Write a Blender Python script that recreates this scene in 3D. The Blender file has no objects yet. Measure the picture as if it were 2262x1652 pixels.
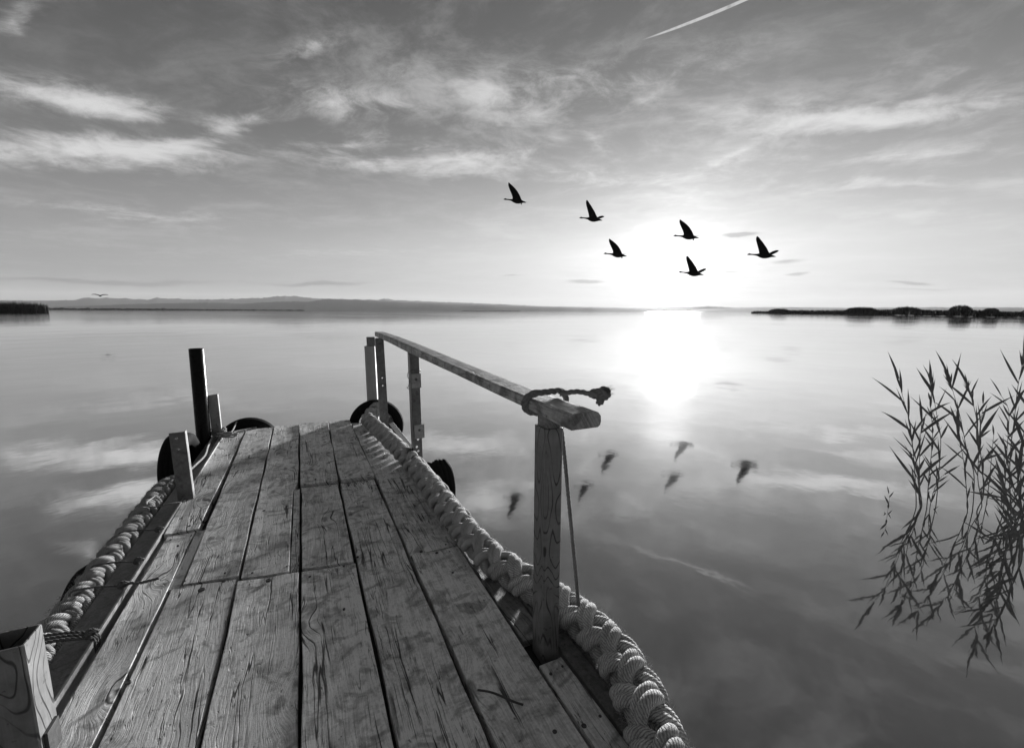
import bpy, math, random
from mathutils import Vector, Matrix, noise as mnoise

random.seed(7)
PI = math.pi
SC = bpy.context.scene
COL = SC.collection
R = math.radians

# ------------------------------------------------------------------ camera
FPX, CX, CY, CAMZ = 960.0, 1131.0, 826.0, 1.2      # photograph measured on a 2262 x 1652 sheet
PITCH = math.atan(138.8 / FPX)
YAW = R(25.55)
ROLL = R(0.2)
WATER = -0.42

cam_d = bpy.data.cameras.new('camera')
cam_d.sensor_width = 36.0
cam_d.lens = 36.0 * FPX / 2262.0
cam_d.clip_start = 0.02
cam_d.clip_end = 90000.0
cam = bpy.data.objects.new('camera', cam_d)
COL.objects.link(cam)
fwd = Vector((math.sin(YAW) * math.cos(PITCH), math.cos(YAW) * math.cos(PITCH), -math.sin(PITCH)))
cam.matrix_world = (Matrix.Translation((0, 0, CAMZ)) @ fwd.to_track_quat('-Z', 'Y').to_matrix().to_4x4()
                    @ Matrix.Rotation(ROLL, 4, 'Z'))
SC.camera = cam


def ray(u, v):
    x0, y0 = (u - CX) / FPX, -(v - CY) / FPX
    x = x0 * math.cos(ROLL) - y0 * math.sin(ROLL)
    y = x0 * math.sin(ROLL) + y0 * math.cos(ROLL)
    f = math.cos(PITCH) + y * math.sin(PITCH)
    z = y * math.cos(PITCH) - math.sin(PITCH)
    return Vector((x * math.cos(YAW) + f * math.sin(YAW), -x * math.sin(YAW) + f * math.cos(YAW), z))


def on_z(u, v, z=0.0):
    d = ray(u, v)
    return Vector((0, 0, CAMZ)) + d * ((z - CAMZ) / d.z)


def on_y(u, v, y):
    d = ray(u, v)
    return Vector((0, 0, CAMZ)) + d * (y / d.y)


def on_x(u, v, x):
    d = ray(u, v)
    return Vector((0, 0, CAMZ)) + d * (x / d.x)


def at_dist(u, v, dist):
    d = ray(u, v)
    return Vector((0, 0, CAMZ)) + d * (dist / math.hypot(d.x, d.y))


def azel(u, v):
    d = ray(u, v)
    return math.degrees(math.atan2(d.x, d.y)), math.degrees(math.atan2(d.z, math.hypot(d.x, d.y)))


# ------------------------------------------------------------------ node helper
class G:
    def __init__(self, tree):
        self.t = tree
        self.t.nodes.clear()

    def node(self, kind, **kw):
        n = self.t.nodes.new(kind)
        for k, v in kw.items():
            setattr(n, k, v)
        return n

    def put(self, sock, val):
        if val is None:
            return
        if hasattr(val, 'node'):
            self.t.links.new(val, sock)
        else:
            sock.default_value = val

    def m(self, op, a, b=None, c=None, clamp=False):
        n = self.node('ShaderNodeMath', operation=op, use_clamp=clamp)
        for i, v in enumerate((a, b, c)):
            self.put(n.inputs[i], v)
        return n.outputs[0]

    def vm(self, op, a, b=None, scale=None):
        n = self.node('ShaderNodeVectorMath', operation=op)
        self.put(n.inputs[0], a)
        if b is not None:
            self.put(n.inputs[1], b)
        if scale is not None:
            self.put(n.inputs['Scale'], scale)
        return n.outputs['Value'] if op in ('DOT_PRODUCT', 'LENGTH', 'DISTANCE') else n.outputs[0]

    def xyz(self, x, y, z):
        n = self.node('ShaderNodeCombineXYZ')
        for i, v in enumerate((x, y, z)):
            self.put(n.inputs[i], v)
        return n.outputs[0]

    def sep(self, v):
        n = self.node('ShaderNodeSeparateXYZ')
        self.put(n.inputs[0], v)
        return n.outputs

    def noise(self, vec, scale=1.0, detail=3.0, rough=0.5, dist=0.0):
        n = self.node('ShaderNodeTexNoise')
        self.put(n.inputs['Vector'], vec)
        self.put(n.inputs['Scale'], scale)
        n.inputs['Detail'].default_value = detail
        n.inputs['Roughness'].default_value = rough
        n.inputs['Distortion'].default_value = dist
        return n.outputs[0]

    def noise_col(self, vec, scale=1.0, detail=3.0):
        n = self.node('ShaderNodeTexNoise')
        self.put(n.inputs['Vector'], vec)
        n.inputs['Scale'].default_value = scale
        n.inputs['Detail'].default_value = detail
        return n.outputs[1]

    def smooth(self, v, lo, hi, a=0.0, b=1.0):
        n = self.node('ShaderNodeMapRange', interpolation_type='SMOOTHSTEP')
        self.put(n.inputs['Value'], v)
        self.put(n.inputs['From Min'], lo)
        self.put(n.inputs['From Max'], hi)
        self.put(n.inputs['To Min'], a)
        self.put(n.inputs['To Max'], b)
        return n.outputs[0]

    def lin(self, v, lo, hi, a=0.0, b=1.0):
        n = self.node('ShaderNodeMapRange')
        self.put(n.inputs['Value'], v)
        self.put(n.inputs['From Min'], lo)
        self.put(n.inputs['From Max'], hi)
        self.put(n.inputs['To Min'], a)
        self.put(n.inputs['To Max'], b)
        return n.outputs[0]

    def blob(self, vec, centre, ang, half_len, half_wid, kind='SPHERICAL'):
        mp = self.node('ShaderNodeMapping', vector_type='TEXTURE')
        self.put(mp.inputs['Vector'], vec)
        mp.inputs['Location'].default_value = (centre[0], centre[1], 0)
        mp.inputs['Rotation'].default_value = (0, 0, ang)
        mp.inputs['Scale'].default_value = (half_len, half_wid, 1)
        g = self.node('ShaderNodeTexGradient', gradient_type=kind)
        self.put(g.inputs[0], mp.outputs[0])
        return g.outputs['Fac']


# ------------------------------------------------------------------ world: hazy low sun, thin cirrus, all grey (black and white photograph)
SUN_AZ, SUN_EL = azel(1490, 600)
world = bpy.data.worlds.new('World')
SC.world = world
world.use_nodes = True
g = G(world.node_tree)
out = g.node('ShaderNodeOutputWorld')
bg = g.node('ShaderNodeBackground')
sky = g.node('ShaderNodeTexSky')
sky.sky_type = 'NISHITA'
sky.sun_disc = False
sky.sun_elevation = R(SUN_EL)
sky.sun_rotation = R(SUN_AZ)
sky.air_density = 1.0
sky.dust_density = 2.0
sky.ozone_density = 1.0
tc = g.node('ShaderNodeTexCoord')
d = g.vm('NORMALIZE', tc.outputs['Generated'])
dx, dy, dz = g.sep(d)
sr = g.node('ShaderNodeSeparateColor')
g.put(sr.inputs[0], sky.outputs[0])
base = g.m('ADD', g.m('MULTIPLY', sr.outputs[0], 0.75), g.m('MULTIPLY', sr.outputs[1], 0.25))
SKYGAIN = 1.0
base = g.m('MULTIPLY', base, SKYGAIN)
base = g.m('POWER', base, 0.62)
# aureole of the veiled sun
sv = (math.sin(R(SUN_AZ)) * math.cos(R(SUN_EL)), math.cos(R(SUN_AZ)) * math.cos(R(SUN_EL)), math.sin(R(SUN_EL)))
cs = g.m('MAXIMUM', g.vm('DOT_PRODUCT', d, sv), 0.0)
wide = g.m('MULTIPLY', g.m('POWER', cs, 3.0), 0.36)
aur = g.m('ADD', g.m('MULTIPLY', g.m('POWER', cs, 8.0), 0.55),
          g.m('ADD', g.m('MULTIPLY', g.m('POWER', cs, 40.0), 1.1), g.m('MULTIPLY', g.m('POWER', cs, 190.0), 4.0)))
# direction as azimuth / elevation in degrees
az = g.m('MULTIPLY', g.m('ARCTAN2', dx, dy), 180 / PI)
el = g.m('MULTIPLY', g.m('ARCSINE', dz), 180 / PI)
el_up = g.m('MAXIMUM', el, 0.0)
# thin cloud on a flat layer overhead: mottled high up, drawn out into thin lines towards the horizon
den = g.m('ADD', g.m('MAXIMUM', dz, 0.0), 0.075)
wx, wy = g.m('DIVIDE', dx, den), g.m('DIVIDE', dy, den)
wa = R(azel(1250, 686)[0])
along = g.m('ADD', g.m('MULTIPLY', wx, math.sin(wa)), g.m('MULTIPLY', wy, math.cos(wa)))
across = g.m('SUBTRACT', g.m('MULTIPLY', wx, math.cos(wa)), g.m('MULTIPLY', wy, math.sin(wa)))
lay = g.xyz(g.m('MULTIPLY', along, 1.45), g.m('MULTIPLY', across, 0.9), 0.0)
warp = g.vm('SCALE', g.vm('SUBTRACT', g.noise_col(lay, 1.1, 4.0), (0.5, 0.5, 0.5)), scale=0.6)
layw = g.vm('ADD', lay, warp)
fib = g.noise(layw, 1.15, 12.0, 0.64, 0.0)
veil = g.smooth(g.noise(g.vm('ADD', layw, (7.3, 2.1, 0.0)), 0.5, 5.0, 0.55), 0.36, 0.68)
fine = g.noise(g.vm('ADD', g.vm('MULTIPLY', layw, (1.0, 1.5, 1.0)), (3.1, 9.2, 0.0)), 4.2, 12.0, 0.70)
ae = g.xyz(az, el, 0.0)
aw = g.vm('ADD', ae, g.vm('MULTIPLY', g.vm('SUBTRACT', g.noise_col(g.vm('MULTIPLY', ae, (0.09, 0.26, 1.0)), 1.0, 6.0), (0.5, 0.5, 0.5)), (7.0, 2.6, 0.0)))

am = g.vm('ADD', ae, g.vm('MULTIPLY', g.vm('SUBTRACT', g.noise_col(g.vm('MULTIPLY', ae, (0.35, 0.5, 1.0)), 1.0, 5.0), (0.5, 0.5, 0.5)), (2.4, 1.6, 0.0)))


def streak(p, q, wid, gain=1.0, vec=None, over=1.25, kind='SPHERICAL'):
    a, b = azel(*p), azel(*q)
    c = ((a[0] + b[0]) / 2, (a[1] + b[1]) / 2)
    L = math.hypot(b[0] - a[0], b[1] - a[1]) / 2
    ang = math.atan2(b[1] - a[1], b[0] - a[0])
    s = g.blob(aw if vec is None else vec, c, ang, L * over * (1.1 if vec is None else 1.0), wid * (0.040 if vec is None else 0.05), kind)
    return g.m('MULTIPLY', s, gain)


def total(items):
    s = items[0]
    for i in items[1:]:
        s = g.m('ADD', s, i)
    return s


clouds = total([
    streak((-120, 315), (520, 345), 50, 1.7), streak((60, 300), (420, 320), 40, 0.9),
    streak((-100, 165), (340, 235), 46, 1.3), streak((60, 215), (380, 245), 30, 0.8),
    streak((400, 300), (640, 250), 40, 1.3), streak((560, 215), (900, 240), 60, 1.1),
    streak((600, 325), (900, 300), 26, 1.0), streak((680, 355), (1240, 325), 46, 1.5),
    streak((900, 370), (1500, 385), 40, 0.9), streak((830, 160), (1400, 230), 100, 0.65),
    streak((50, 455), (520, 480), 26, 0.9), streak((330, 490), (560, 520), 14, 0.4),
    streak((600, 150), (760, 85), 34, 0.7), streak((1150, 190), (1720, 120), 90, 0.55),
    streak((1280, 300), (1380, 350), 22, 0.9), streak((1560, 370), (1680, 300), 22, 0.8),
    streak((1640, 290), (2300, 215), 34, 1.5), streak((1500, 260), (2100, 230), 60, 0.9),
    streak((1950, 130), (2320, 90), 70, 0.25), streak((1700, 420), (2300, 375), 24, 0.9),
    streak((1750, 485), (2300, 455), 22, 0.9), streak((1600, 565), (2262, 525), 16, 0.8), streak((600, 560), (1150, 530), 20, 0.7), streak((1300, 430), (1750, 330), 30, 0.8), streak((1850, 360), (2300, 320), 16, 0.8), streak((1400, 440), (2000, 380), 60, 0.6),
    streak((900, 560), (1250, 530), 30, 0.4), streak((-80, 84), (112, -6), 24, 1.1, vec=am),
])
edge_t = g.m('ADD', g.m('ADD', g.m('MULTIPLY', fib, 1.25), g.m('MULTIPLY', clouds, 0.40)), g.m('MULTIPLY', g.m('SUBTRACT', fine, 0.5), 1.1))
cl = g.m('MULTIPLY', g.smooth(edge_t, 0.64, 1.46), g.m('MINIMUM', g.m('MULTIPLY', clouds, 1.8), 1.0))
fade = g.smooth(el, 0.5, 9.0, 0.5, 1.0)
thin = g.m('MULTIPLY', g.smooth(g.m('ADD', fib, g.m('MULTIPLY', g.m('SUBTRACT', fine, 0.5), 0.8)), 0.38, 0.74), g.lin(veil, 0.0, 1.0, 0.14, 0.46))
thin = g.m('MULTIPLY', thin, g.smooth(g.m('ABSOLUTE', g.m('SUBTRACT', az, 62.0)), 20.0, 75.0, 1.0, 0.45))
cl = g.m('ADD', cl, g.m('MULTIPLY', thin, g.m('SUBTRACT', 1.0, cl)))
cl = g.m('MULTIPLY', cl, fade, clamp=True)
# contrail, straight and sharp (not warped)
trail = g.m('MULTIPLY', g.smooth(streak((1400, 95), (1830, -88), 3.2, 1.0, vec=ae, over=1.0), 0.0, 0.35), 0.75)
trail = g.m('MULTIPLY', trail, g.smooth(g.noise(g.vm('MULTIPLY', ae, (1.2, 1.2, 1.0)), 1.0, 4.0), 0.2, 0.55, 0.55, 1.0))
cl = g.m('MAXIMUM', cl, trail)
# small grey clouds low over the water
dark = total([
    streak((1575, 515), (1670, 513), 8, 1.3, over=1.2), streak((1570, 603), (1620, 602), 4, 1.0, over=1.2),
    streak((1255, 624), (1345, 626), 9, 1.1), streak((-100, 612), (500, 628), 9, 0.9), streak((560, 628), (830, 628), 9, 0.8),
    streak((1960, 619), (2070, 621), 8, 1.0), streak((1690, 580), (1800, 580), 12, 0.7), streak((1740, 607), (1790, 606), 5, 0.8),
    streak((1900, 640), (2200, 636), 6, 0.5), streak((1100, 608), (1170, 610), 5, 0.6),
])
dark = g.m('MULTIPLY', g.smooth(dark, 0.10, 0.65), 0.36)
hor = g.m('POWER', 2.71828, g.m('MULTIPLY', g.m('POWER', g.m('DIVIDE', el_up, 12.5), 1.7), -1.0))
hor = g.m('MULTIPLY', hor, g.smooth(g.vm('DOT_PRODUCT', d, (math.sin(R(SUN_AZ)), math.cos(R(SUN_AZ)), 0.0)), -1.0, 0.35, 0.45, 1.0))
lum = g.m('ADD', g.m('MULTIPLY', base, 0.045), g.m('ADD', g.m('MULTIPLY', hor, 0.255), 0.03))
aurn = g.m('MULTIPLY', aur, g.m('ADD', g.lin(fib, 0.3, 0.7, 0.35, 1.5), g.m('MULTIPLY', g.m('SUBTRACT', fine, 0.5), 0.8)))
wide = g.m('MULTIPLY', wide, g.m('POWER', 2.71828, g.m('MULTIPLY', g.m('POWER', g.m('DIVIDE', el_up, 17.0), 2.0), -1.0)))
lum = g.m('ADD', lum, wide)
lum = g.m('MULTIPLY', lum, g.smooth(el, -0.5, 8.0, 0.62, 1.0))
lum = g.m('ADD', lum, g.m('MULTIPLY', aurn, 0.09))
white = g.m('ADD', 0.66, g.m('MULTIPLY', aurn, 0.16))
mix = g.m('ADD', g.m('MULTIPLY', lum, g.m('SUBTRACT', 1.0, cl)), g.m('MULTIPLY', g.m('MAXIMUM', white, lum), cl))
mix = g.m('MULTIPLY', mix, g.m('SUBTRACT', 1.0, dark))
rgb = g.node('ShaderNodeCombineColor')
for i in range(3):
    g.put(rgb.inputs[i], mix)
g.put(bg.inputs['Color'], rgb.outputs[0])
bg.inputs['Strength'].default_value = 1.0 / 2 ** 1.2
g.t.links.new(bg.outputs[0], out.inputs['Surface'])
world.cycles.sampling_method = 'MANUAL'
world.cycles.sample_map_resolution = 512

# ------------------------------------------------------------------ sun
sun_d = bpy.data.lights.new('sun', 'SUN')
sun_d.energy = 5.0
sun_d.angle = R(6.0)
sun_d.color = (1, 1, 1)
sun = bpy.data.objects.new('sun', sun_d)
COL.objects.link(sun)
sun.location = (30, 30, 20)
sun.rotation_euler = (-Vector(sv)).to_track_quat('-Z', 'Y').to_euler()

SC.view_settings.view_transform = 'Standard'
SC.view_settings.look = 'None'
SC.view_settings.exposure = 1.2
SC.view_settings.gamma = 1.0
SC.view_settings.use_curve_mapping = False
SC.cycles.use_denoising = True
SC.cycles.max_bounces = 6
SC.cycles.volume_bounces = 0
SC.cycles.sample_clamp_indirect = 4.0


# ------------------------------------------------------------------ materials
def mat(name, rough=0.7, spec=0.4, metallic=0.0):
    m = bpy.data.materials.new(name)
    m.use_nodes = True
    gg = G(m.node_tree)
    o = gg.node('ShaderNodeOutputMaterial')
    b = gg.node('ShaderNodeBsdfPrincipled')
    b.inputs['Roughness'].default_value = rough
    b.inputs['Specular IOR Level'].default_value = spec
    b.inputs['Metallic'].default_value = metallic
    gg.t.links.new(b.outputs[0], o.inputs['Surface'])
    return m, gg, b, o


def grey(gg, sock, v):
    c = gg.node('ShaderNodeCombineColor')
    for i in range(3):
        gg.put(c.inputs[i], v)
    gg.t.links.new(c.outputs[0], sock)


def bump(gg, b, h, dist=0.01, strength=1.0):
    n = gg.node('ShaderNodeBump')
    n.inputs['Strength'].default_value = strength
    n.inputs['Distance'].default_value = dist
    gg.put(n.inputs['Height'], h)
    gg.t.links.new(n.outputs[0], b.inputs['Normal'])


def obj_rnd(gg):
    tcn = gg.node('ShaderNodeTexCoord')
    oi = gg.node('ShaderNodeObjectInfo')
    off = gg.vm('SCALE', (13.7, 29.3, 7.1), scale=oi.outputs['Random'])
    return tcn.outputs['Object'], gg.vm('ADD', tcn.outputs['Object'], off), oi.outputs['Random']


def wood_material(name, tone=0.34, cracks=1.0, axis='Y'):
    m, gg, b, o = mat(name, 0.62, 0.35)
    oc, p, rnd = obj_rnd(gg)
    x, y, z = gg.sep(p)
    if axis == 'Z':
        x, y = gg.m('ADD', x, gg.m('MULTIPLY', y, 0.7)), z
    elif axis == 'Y':
        x = gg.m('ADD', x, gg.m('MULTIPLY', z, 0.6))
    x = gg.m('ADD', x, gg.m('MULTIPLY', y, gg.lin(rnd, 0.0, 1.0, -0.02, 0.07)))
    # a few small knots that push the grain aside
    vo = gg.node('ShaderNodeTexVoronoi', voronoi_dimensions='2D')
    gg.put(vo.inputs['Vector'], gg.xyz(gg.m('MULTIPLY', x, 3.3), gg.m('MULTIPLY', y, 1.5), 0.0))
    vo.inputs['Scale'].default_value = 1.0
    kd = vo.outputs['Distance']
    k = gg.smooth(kd, 0.02, 0.26, 1.0, 0.0)
    kcore = gg.smooth(gg.m('ADD', kd, gg.m('MULTIPLY', gg.noise(p, 40.0, 2.0), 0.05)), 0.05, 0.09, 1.0, 0.0)
    low = gg.noise(gg.xyz(gg.m('MULTIPLY', x, 3.0), gg.m('MULTIPLY', y, 0.7), 0.0), 1.0, 2.0)
    wig = gg.noise(gg.xyz(gg.m('MULTIPLY', x, 9.0), gg.m('MULTIPLY', y, 7.0), 0.0), 1.0, 3.0)
    gx = gg.m('ADD', gg.m('MULTIPLY', x, 22.0), gg.m('ADD', gg.m('MULTIPLY', low, 2.2), gg.m('ADD', gg.m('MULTIPLY', k, 0.9), gg.m('MULTIPLY', wig, 0.35))))
    rings = gg.m('MULTIPLY_ADD', gg.m('SINE', gg.m('MULTIPLY', gx, 6.2832)), 0.5, 0.5)
    grain = gg.noise(gg.xyz(gg.m('MULTIPLY', gx, 3.2), gg.m('MULTIPLY', y, 3.6), 0.0), 1.0, 7.0, 0.7)
    hair = gg.noise(gg.xyz(gg.m('MULTIPLY', gx, 9.0), gg.m('MULTIPLY', y, 12.0), 0.0), 1.0, 4.0, 0.6)
    blotch = gg.noise(p, 4.5, 5.0, 0.6, 0.6)
    stain = gg.noise(gg.vm('ADD', p, (3.0, 1.0, 8.0)), 11.0, 4.0, 0.6, 1.0)
    # drying cracks that follow the grain
    c1 = gg.noise(gg.xyz(gg.m('MULTIPLY', gx, 1.15), gg.m('MULTIPLY', y, 0.85), 3.0), 1.0, 2.0, 0.5)
    cr1 = gg.smooth(gg.m('ABSOLUTE', gg.m('SUBTRACT', c1, 0.5)), 0.004, 0.016, 1.0, 0.0)
    dens = gg.m('MULTIPLY', gg.m('SUBTRACT', gg.m('FRACT', gg.m('MULTIPLY', rnd, 7.13)), 0.45), 0.16)
    cm = gg.smooth(gg.m('ADD', dens, gg.noise(gg.xyz(gg.m('MULTIPLY', gx, 0.35), gg.m('MULTIPLY', y, 2.0), 9.0), 1.0, 3.0)), 0.47, 0.56)
    c2 = gg.noise(gg.xyz(gg.m('MULTIPLY', gx, 2.4), gg.m('MULTIPLY', y, 2.6), 5.0), 1.0, 2.0, 0.5)
    cr2 = gg.smooth(gg.m('ABSOLUTE', gg.m('SUBTRACT', c2, 0.48)), 0.003, 0.014, 1.0, 0.0)
    cm2 = gg.smooth(gg.m('ADD', dens, gg.noise(gg.xyz(gg.m('MULTIPLY', gx, 0.7), gg.m('MULTIPLY', y, 5.0), 1.0), 1.0, 3.0)), 0.49, 0.58)
    crack = gg.m('MAXIMUM', gg.m('MULTIPLY', cr1, cm), gg.m('MULTIPLY', gg.m('MULTIPLY', cr2, cm2), 0.75))
    crack = gg.m('MULTIPLY', crack, cracks)
    pits = gg.smooth(gg.noise(gg.xyz(gg.m('MULTIPLY', x, 60.0), gg.m('MULTIPLY', y, 40.0), 2.0), 1.0, 2.0), 0.70, 0.76)
    # cross saw marks
    saw = gg.noise(gg.xyz(gg.m('MULTIPLY', x, 2.0), gg.m('MULTIPLY', y, 30.0), 4.0), 1.0, 3.0, 0.6)
    saw = gg.m('MULTIPLY', gg.m('SUBTRACT', saw, 0.5), 0.5)
    col = gg.m('ADD', 0.45, gg.m('MULTIPLY', grain, 0.98))
    col = gg.m('MULTIPLY', col, gg.lin(rings, 0.0, 1.0, 0.92, 1.05))
    col = gg.m('MULTIPLY', col, gg.lin(hair, 0.25, 0.75, 0.68, 1.32))
    col = gg.m('MULTIPLY', col, gg.lin(blotch, 0.3, 0.7, 0.70, 1.28))
    speck = gg.noise(gg.vm('ADD', p, (9.0, 5.0, 2.0)), 95.0, 5.0, 0.7)
    col = gg.m('MULTIPLY', col, gg.lin(speck, 0.3, 0.7, 0.78, 1.2))
    col = gg.m('MULTIPLY', col, gg.smooth(stain, 0.32, 0.54, 0.48, 1.02))
    col = gg.m('MULTIPLY', col, gg.m('ADD', 1.0, saw))
    col = gg.m('MULTIPLY', col, gg.lin(rnd, 0.0, 1.0, 0.78, 1.18))
    col = gg.m('MULTIPLY', col, gg.m('SUBTRACT', 1.0, gg.m('MULTIPLY', kcore, 0.55)))
    col = gg.m('MULTIPLY', col, gg.m('SUBTRACT', 1.0, gg.m('MULTIPLY', pits, 0.6)))
    col = gg.m('MULTIPLY', col, gg.m('SUBTRACT', 1.0, gg.m('MULTIPLY', crack, 0.90)))
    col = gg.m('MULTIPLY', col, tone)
    grey(gg, b.inputs['Base Color'], gg.m('MINIMUM', col, 0.8))
    h = gg.m('ADD', gg.m('MULTIPLY', grain, 0.35), gg.m('MULTIPLY', hair, 0.40))
    h = gg.m('ADD', h, gg.m('ADD', gg.m('MULTIPLY', rings, 0.05), gg.m('MULTIPLY', speck, 0.25)))
    h = gg.m('SUBTRACT', h, gg.m('ADD', gg.m('MULTIPLY', crack, 1.2), gg.m('MULTIPLY', pits, 0.4)))
    bump(gg, b, h, 0.006, 0.9)
    gg.put(b.inputs['Roughness'], gg.lin(blotch, 0.3, 0.7, 0.75, 0.55))
    return m


def contour_material(name, tone, lines=0.9, rough=0.45):
    # smooth faces with dark latewood arches, as on the square posts
    m, gg, b, o = mat(name, rough, 0.4)
    oc, p, rnd = obj_rnd(gg)
    x, y, z = gg.sep(p)
    s = gg.m('ADD', x, gg.m('MULTIPLY', y, 1.0))
    n = gg.noise(gg.xyz(gg.m('MULTIPLY', s, 9.0), gg.m('MULTIPLY', z, 2.6), 0.0), 1.0, 1.5, 0.4, 0.4)
    w = gg.m('ABSOLUTE', gg.m('SUBTRACT', gg.m('FRACT', gg.m('MULTIPLY', n, 12.0)), 0.5))
    ln = gg.smooth(w, 0.03, 0.13, 1.0, 0.0)
    mask = gg.smooth(gg.noise(gg.xyz(gg.m('MULTIPLY', s, 8.0), gg.m('MULTIPLY', z, 5.0), 4.0), 1.0, 3.0), 0.38, 0.52)
    ln = gg.m('MULTIPLY', gg.m('MULTIPLY', ln, mask), lines)
    bl = gg.noise(p, 14.0, 5.0, 0.6)
    fine2 = gg.noise(gg.xyz(gg.m('MULTIPLY', s, 160.0), gg.m('MULTIPLY', z, 9.0), 0.0), 1.0, 3.0)
    spot = gg.smooth(gg.noise(p, 60.0, 2.0), 0.66, 0.74)
    col = gg.m('MULTIPLY', gg.lin(bl, 0.25, 0.75, 0.65, 1.3), gg.lin(fine2, 0.3, 0.7, 0.9, 1.1))
    col = gg.m('MULTIPLY', col, gg.m('SUBTRACT', 1.0, gg.m('MULTIPLY', ln, 0.85)))
    col = gg.m('MULTIPLY', col, gg.m('SUBTRACT', 1.0, gg.m('MULTIPLY', spot, 0.5)))
    grey(gg, b.inputs['Base Color'], gg.m('MULTIPLY', col, tone))
    bump(gg, b, gg.m('SUBTRACT', gg.m('MULTIPLY', bl, 0.3), gg.m('ADD', ln, gg.m('MULTIPLY', fine2, -0.1))), 0.002, 0.8)
    return m


def plain_material(name, tone, rough=0.6, spec=0.4, nscale=18.0, var=0.3, bd=0.003, metallic=0.0, spots=0.0):
    m, gg, b, o = mat(name, rough, spec, metallic)
    oc, p, rnd = obj_rnd(gg)
    n = gg.noise(p, nscale, 6.0, 0.65, 0.3)
    n2 = gg.noise(p, nscale * 5.0, 4.0, 0.6)
    col = gg.m('MULTIPLY', gg.lin(n, 0.25, 0.75, 1 - var, 1 + var), gg.lin(n2, 0.25, 0.75, 1 - var * 0.5, 1 + var * 0.5))
    if spots:
        sp = gg.smooth(gg.noise(gg.vm('ADD', p, (4, 2, 1)), nscale * 1.7, 5.0, 0.6), 0.54, 0.68)
        col = gg.m('MULTIPLY', col, gg.m('SUBTRACT', 1.0, gg.m('MULTIPLY', sp, spots)))
    grey(gg, b.inputs['Base Color'], gg.m('MULTIPLY', col, tone))
    bump(gg, b, gg.m('ADD', n, gg.m('MULTIPLY', n2, 0.4)), bd, 0.8)
    gg.put(b.inputs['Roughness'], gg.lin(n, 0.3, 0.7, max(0.05, rough - 0.1), min(1.0, rough + 0.12)))
    return m


def strand_material(name, tone, pitch=0.009, slant=3.0):
    # twisted yarn: fine oblique lines from the tube's own uv (metres along, turns around)
    m, gg, b, o = mat(name, 0.9, 0.2)
    uvn = gg.node('ShaderNodeUVMap')
    u, v, _ = gg.sep(uvn.outputs[0])
    oc, p, rnd = obj_rnd(gg)
    jit = gg.noise(p, 60.0, 3.0)
    ph = gg.m('ADD', gg.m('DIVIDE', u, pitch), gg.m('ADD', gg.m('MULTIPLY', v, slant), gg.m('MULTIPLY', jit, 1.2)))
    tri = gg.m('ABSOLUTE', gg.m('SUBTRACT', gg.m('FRACT', ph), 0.5))
    yarn = gg.smooth(tri, 0.02, 0.32)
    fuzz = gg.noise(p, 170.0, 5.0, 0.75)
    dirt = gg.noise(p, 9.0, 5.0, 0.6)
    col = gg.m('MULTIPLY', gg.lin(yarn, 0.0, 1.0, 0.60, 1.06), gg.lin(fuzz, 0.25, 0.75, 0.62, 1.38))
    col = gg.m('MULTIPLY', col, gg.lin(dirt, 0.3, 0.7, 0.68, 1.2))
    grey(gg, b.inputs['Base Color'], gg.m('MINIMUM', gg.m('MULTIPLY', col, tone), 0.8))
    bump(gg, b, gg.m('ADD', yarn, gg.m('MULTIPLY', fuzz, 0.6)), 0.0022, 1.0)
    return m


MT = {}
MT['wood'] = wood_material('weathered_wood', 0.84)
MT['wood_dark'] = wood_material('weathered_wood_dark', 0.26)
MT['wood_rail'] = wood_material('rail_wood', 0.46, 0.3)
MT['post'] = contour_material('grained_post', 0.18)
MT['post_light'] = contour_material('grained_post_light', 0.18)
MT['steel'] = plain_material('dull_steel', 0.14, 0.42, 0.5, 12.0, 0.4, 0.001, 0.3, 0.4)
MT['steel_light'] = plain_material('worn_lit_steel', 0.30, 0.4, 0.5, 14.0, 0.3, 0.001, 0.3, 0.3)
MT['rust'] = plain_material('rusty_beam', 0.17, 0.6, 0.5, 30.0, 0.5, 0.004, 0.0, 0.4)
MT['black_pipe'] = plain_material('black_pipe_paint', 0.006, 0.28, 0.12, 10.0, 0.3, 0.0005)
MT['pale_pipe'] = plain_material('pale_pipe_paint', 0.30, 0.45, 0.4, 8.0, 0.12, 0.0005)
MT['rubber'] = plain_material('tyre_rubber', 0.011, 0.8, 0.08, 25.0, 0.4, 0.002)
MT['rope'] = strand_material('rope_yarn', 0.48, 0.009, 9.0)
MT['rope_old'] = strand_material('old_rope_yarn', 0.36, 0.008, 9.0)
MT['cord'] = strand_material('cord_yarn', 0.27, 0.004, 2.0)
MT['cord_pale'] = strand_material('cord_pale_yarn', 0.45, 0.004, 2.0)
MT['lash'] = strand_material('lashing_yarn', 0.16, 0.004, 2.0)
MT['bolt'] = plain_material('bolt_metal', 0.5, 0.25, 0.6, 30.0, 0.2, 0.0005, 0.8)
MT['nail'] = plain_material('rusted_nail', 0.06, 0.5, 0.4, 60.0, 0.4, 0.001)
MT['reed'] = plain_material('reed_green', 0.13, 0.55, 0.3, 20.0, 0.35, 0.0005)
MT['reed_far'] = plain_material('marsh_reed', 0.03, 0.8, 0.1, 0.4, 0.4, 0.01)
MT['bird'] = plain_material('dark_plumage', 0.012, 0.7, 0.2, 30.0, 0.3, 0.001)
MT['hill'] = plain_material('hill_scrub', 0.05, 0.95, 0.05, 0.004, 0.3, 1.0)
MT['bank'] = plain_material('marsh_bank', 0.035, 0.9, 0.1, 0.3, 0.4, 0.02)
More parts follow.
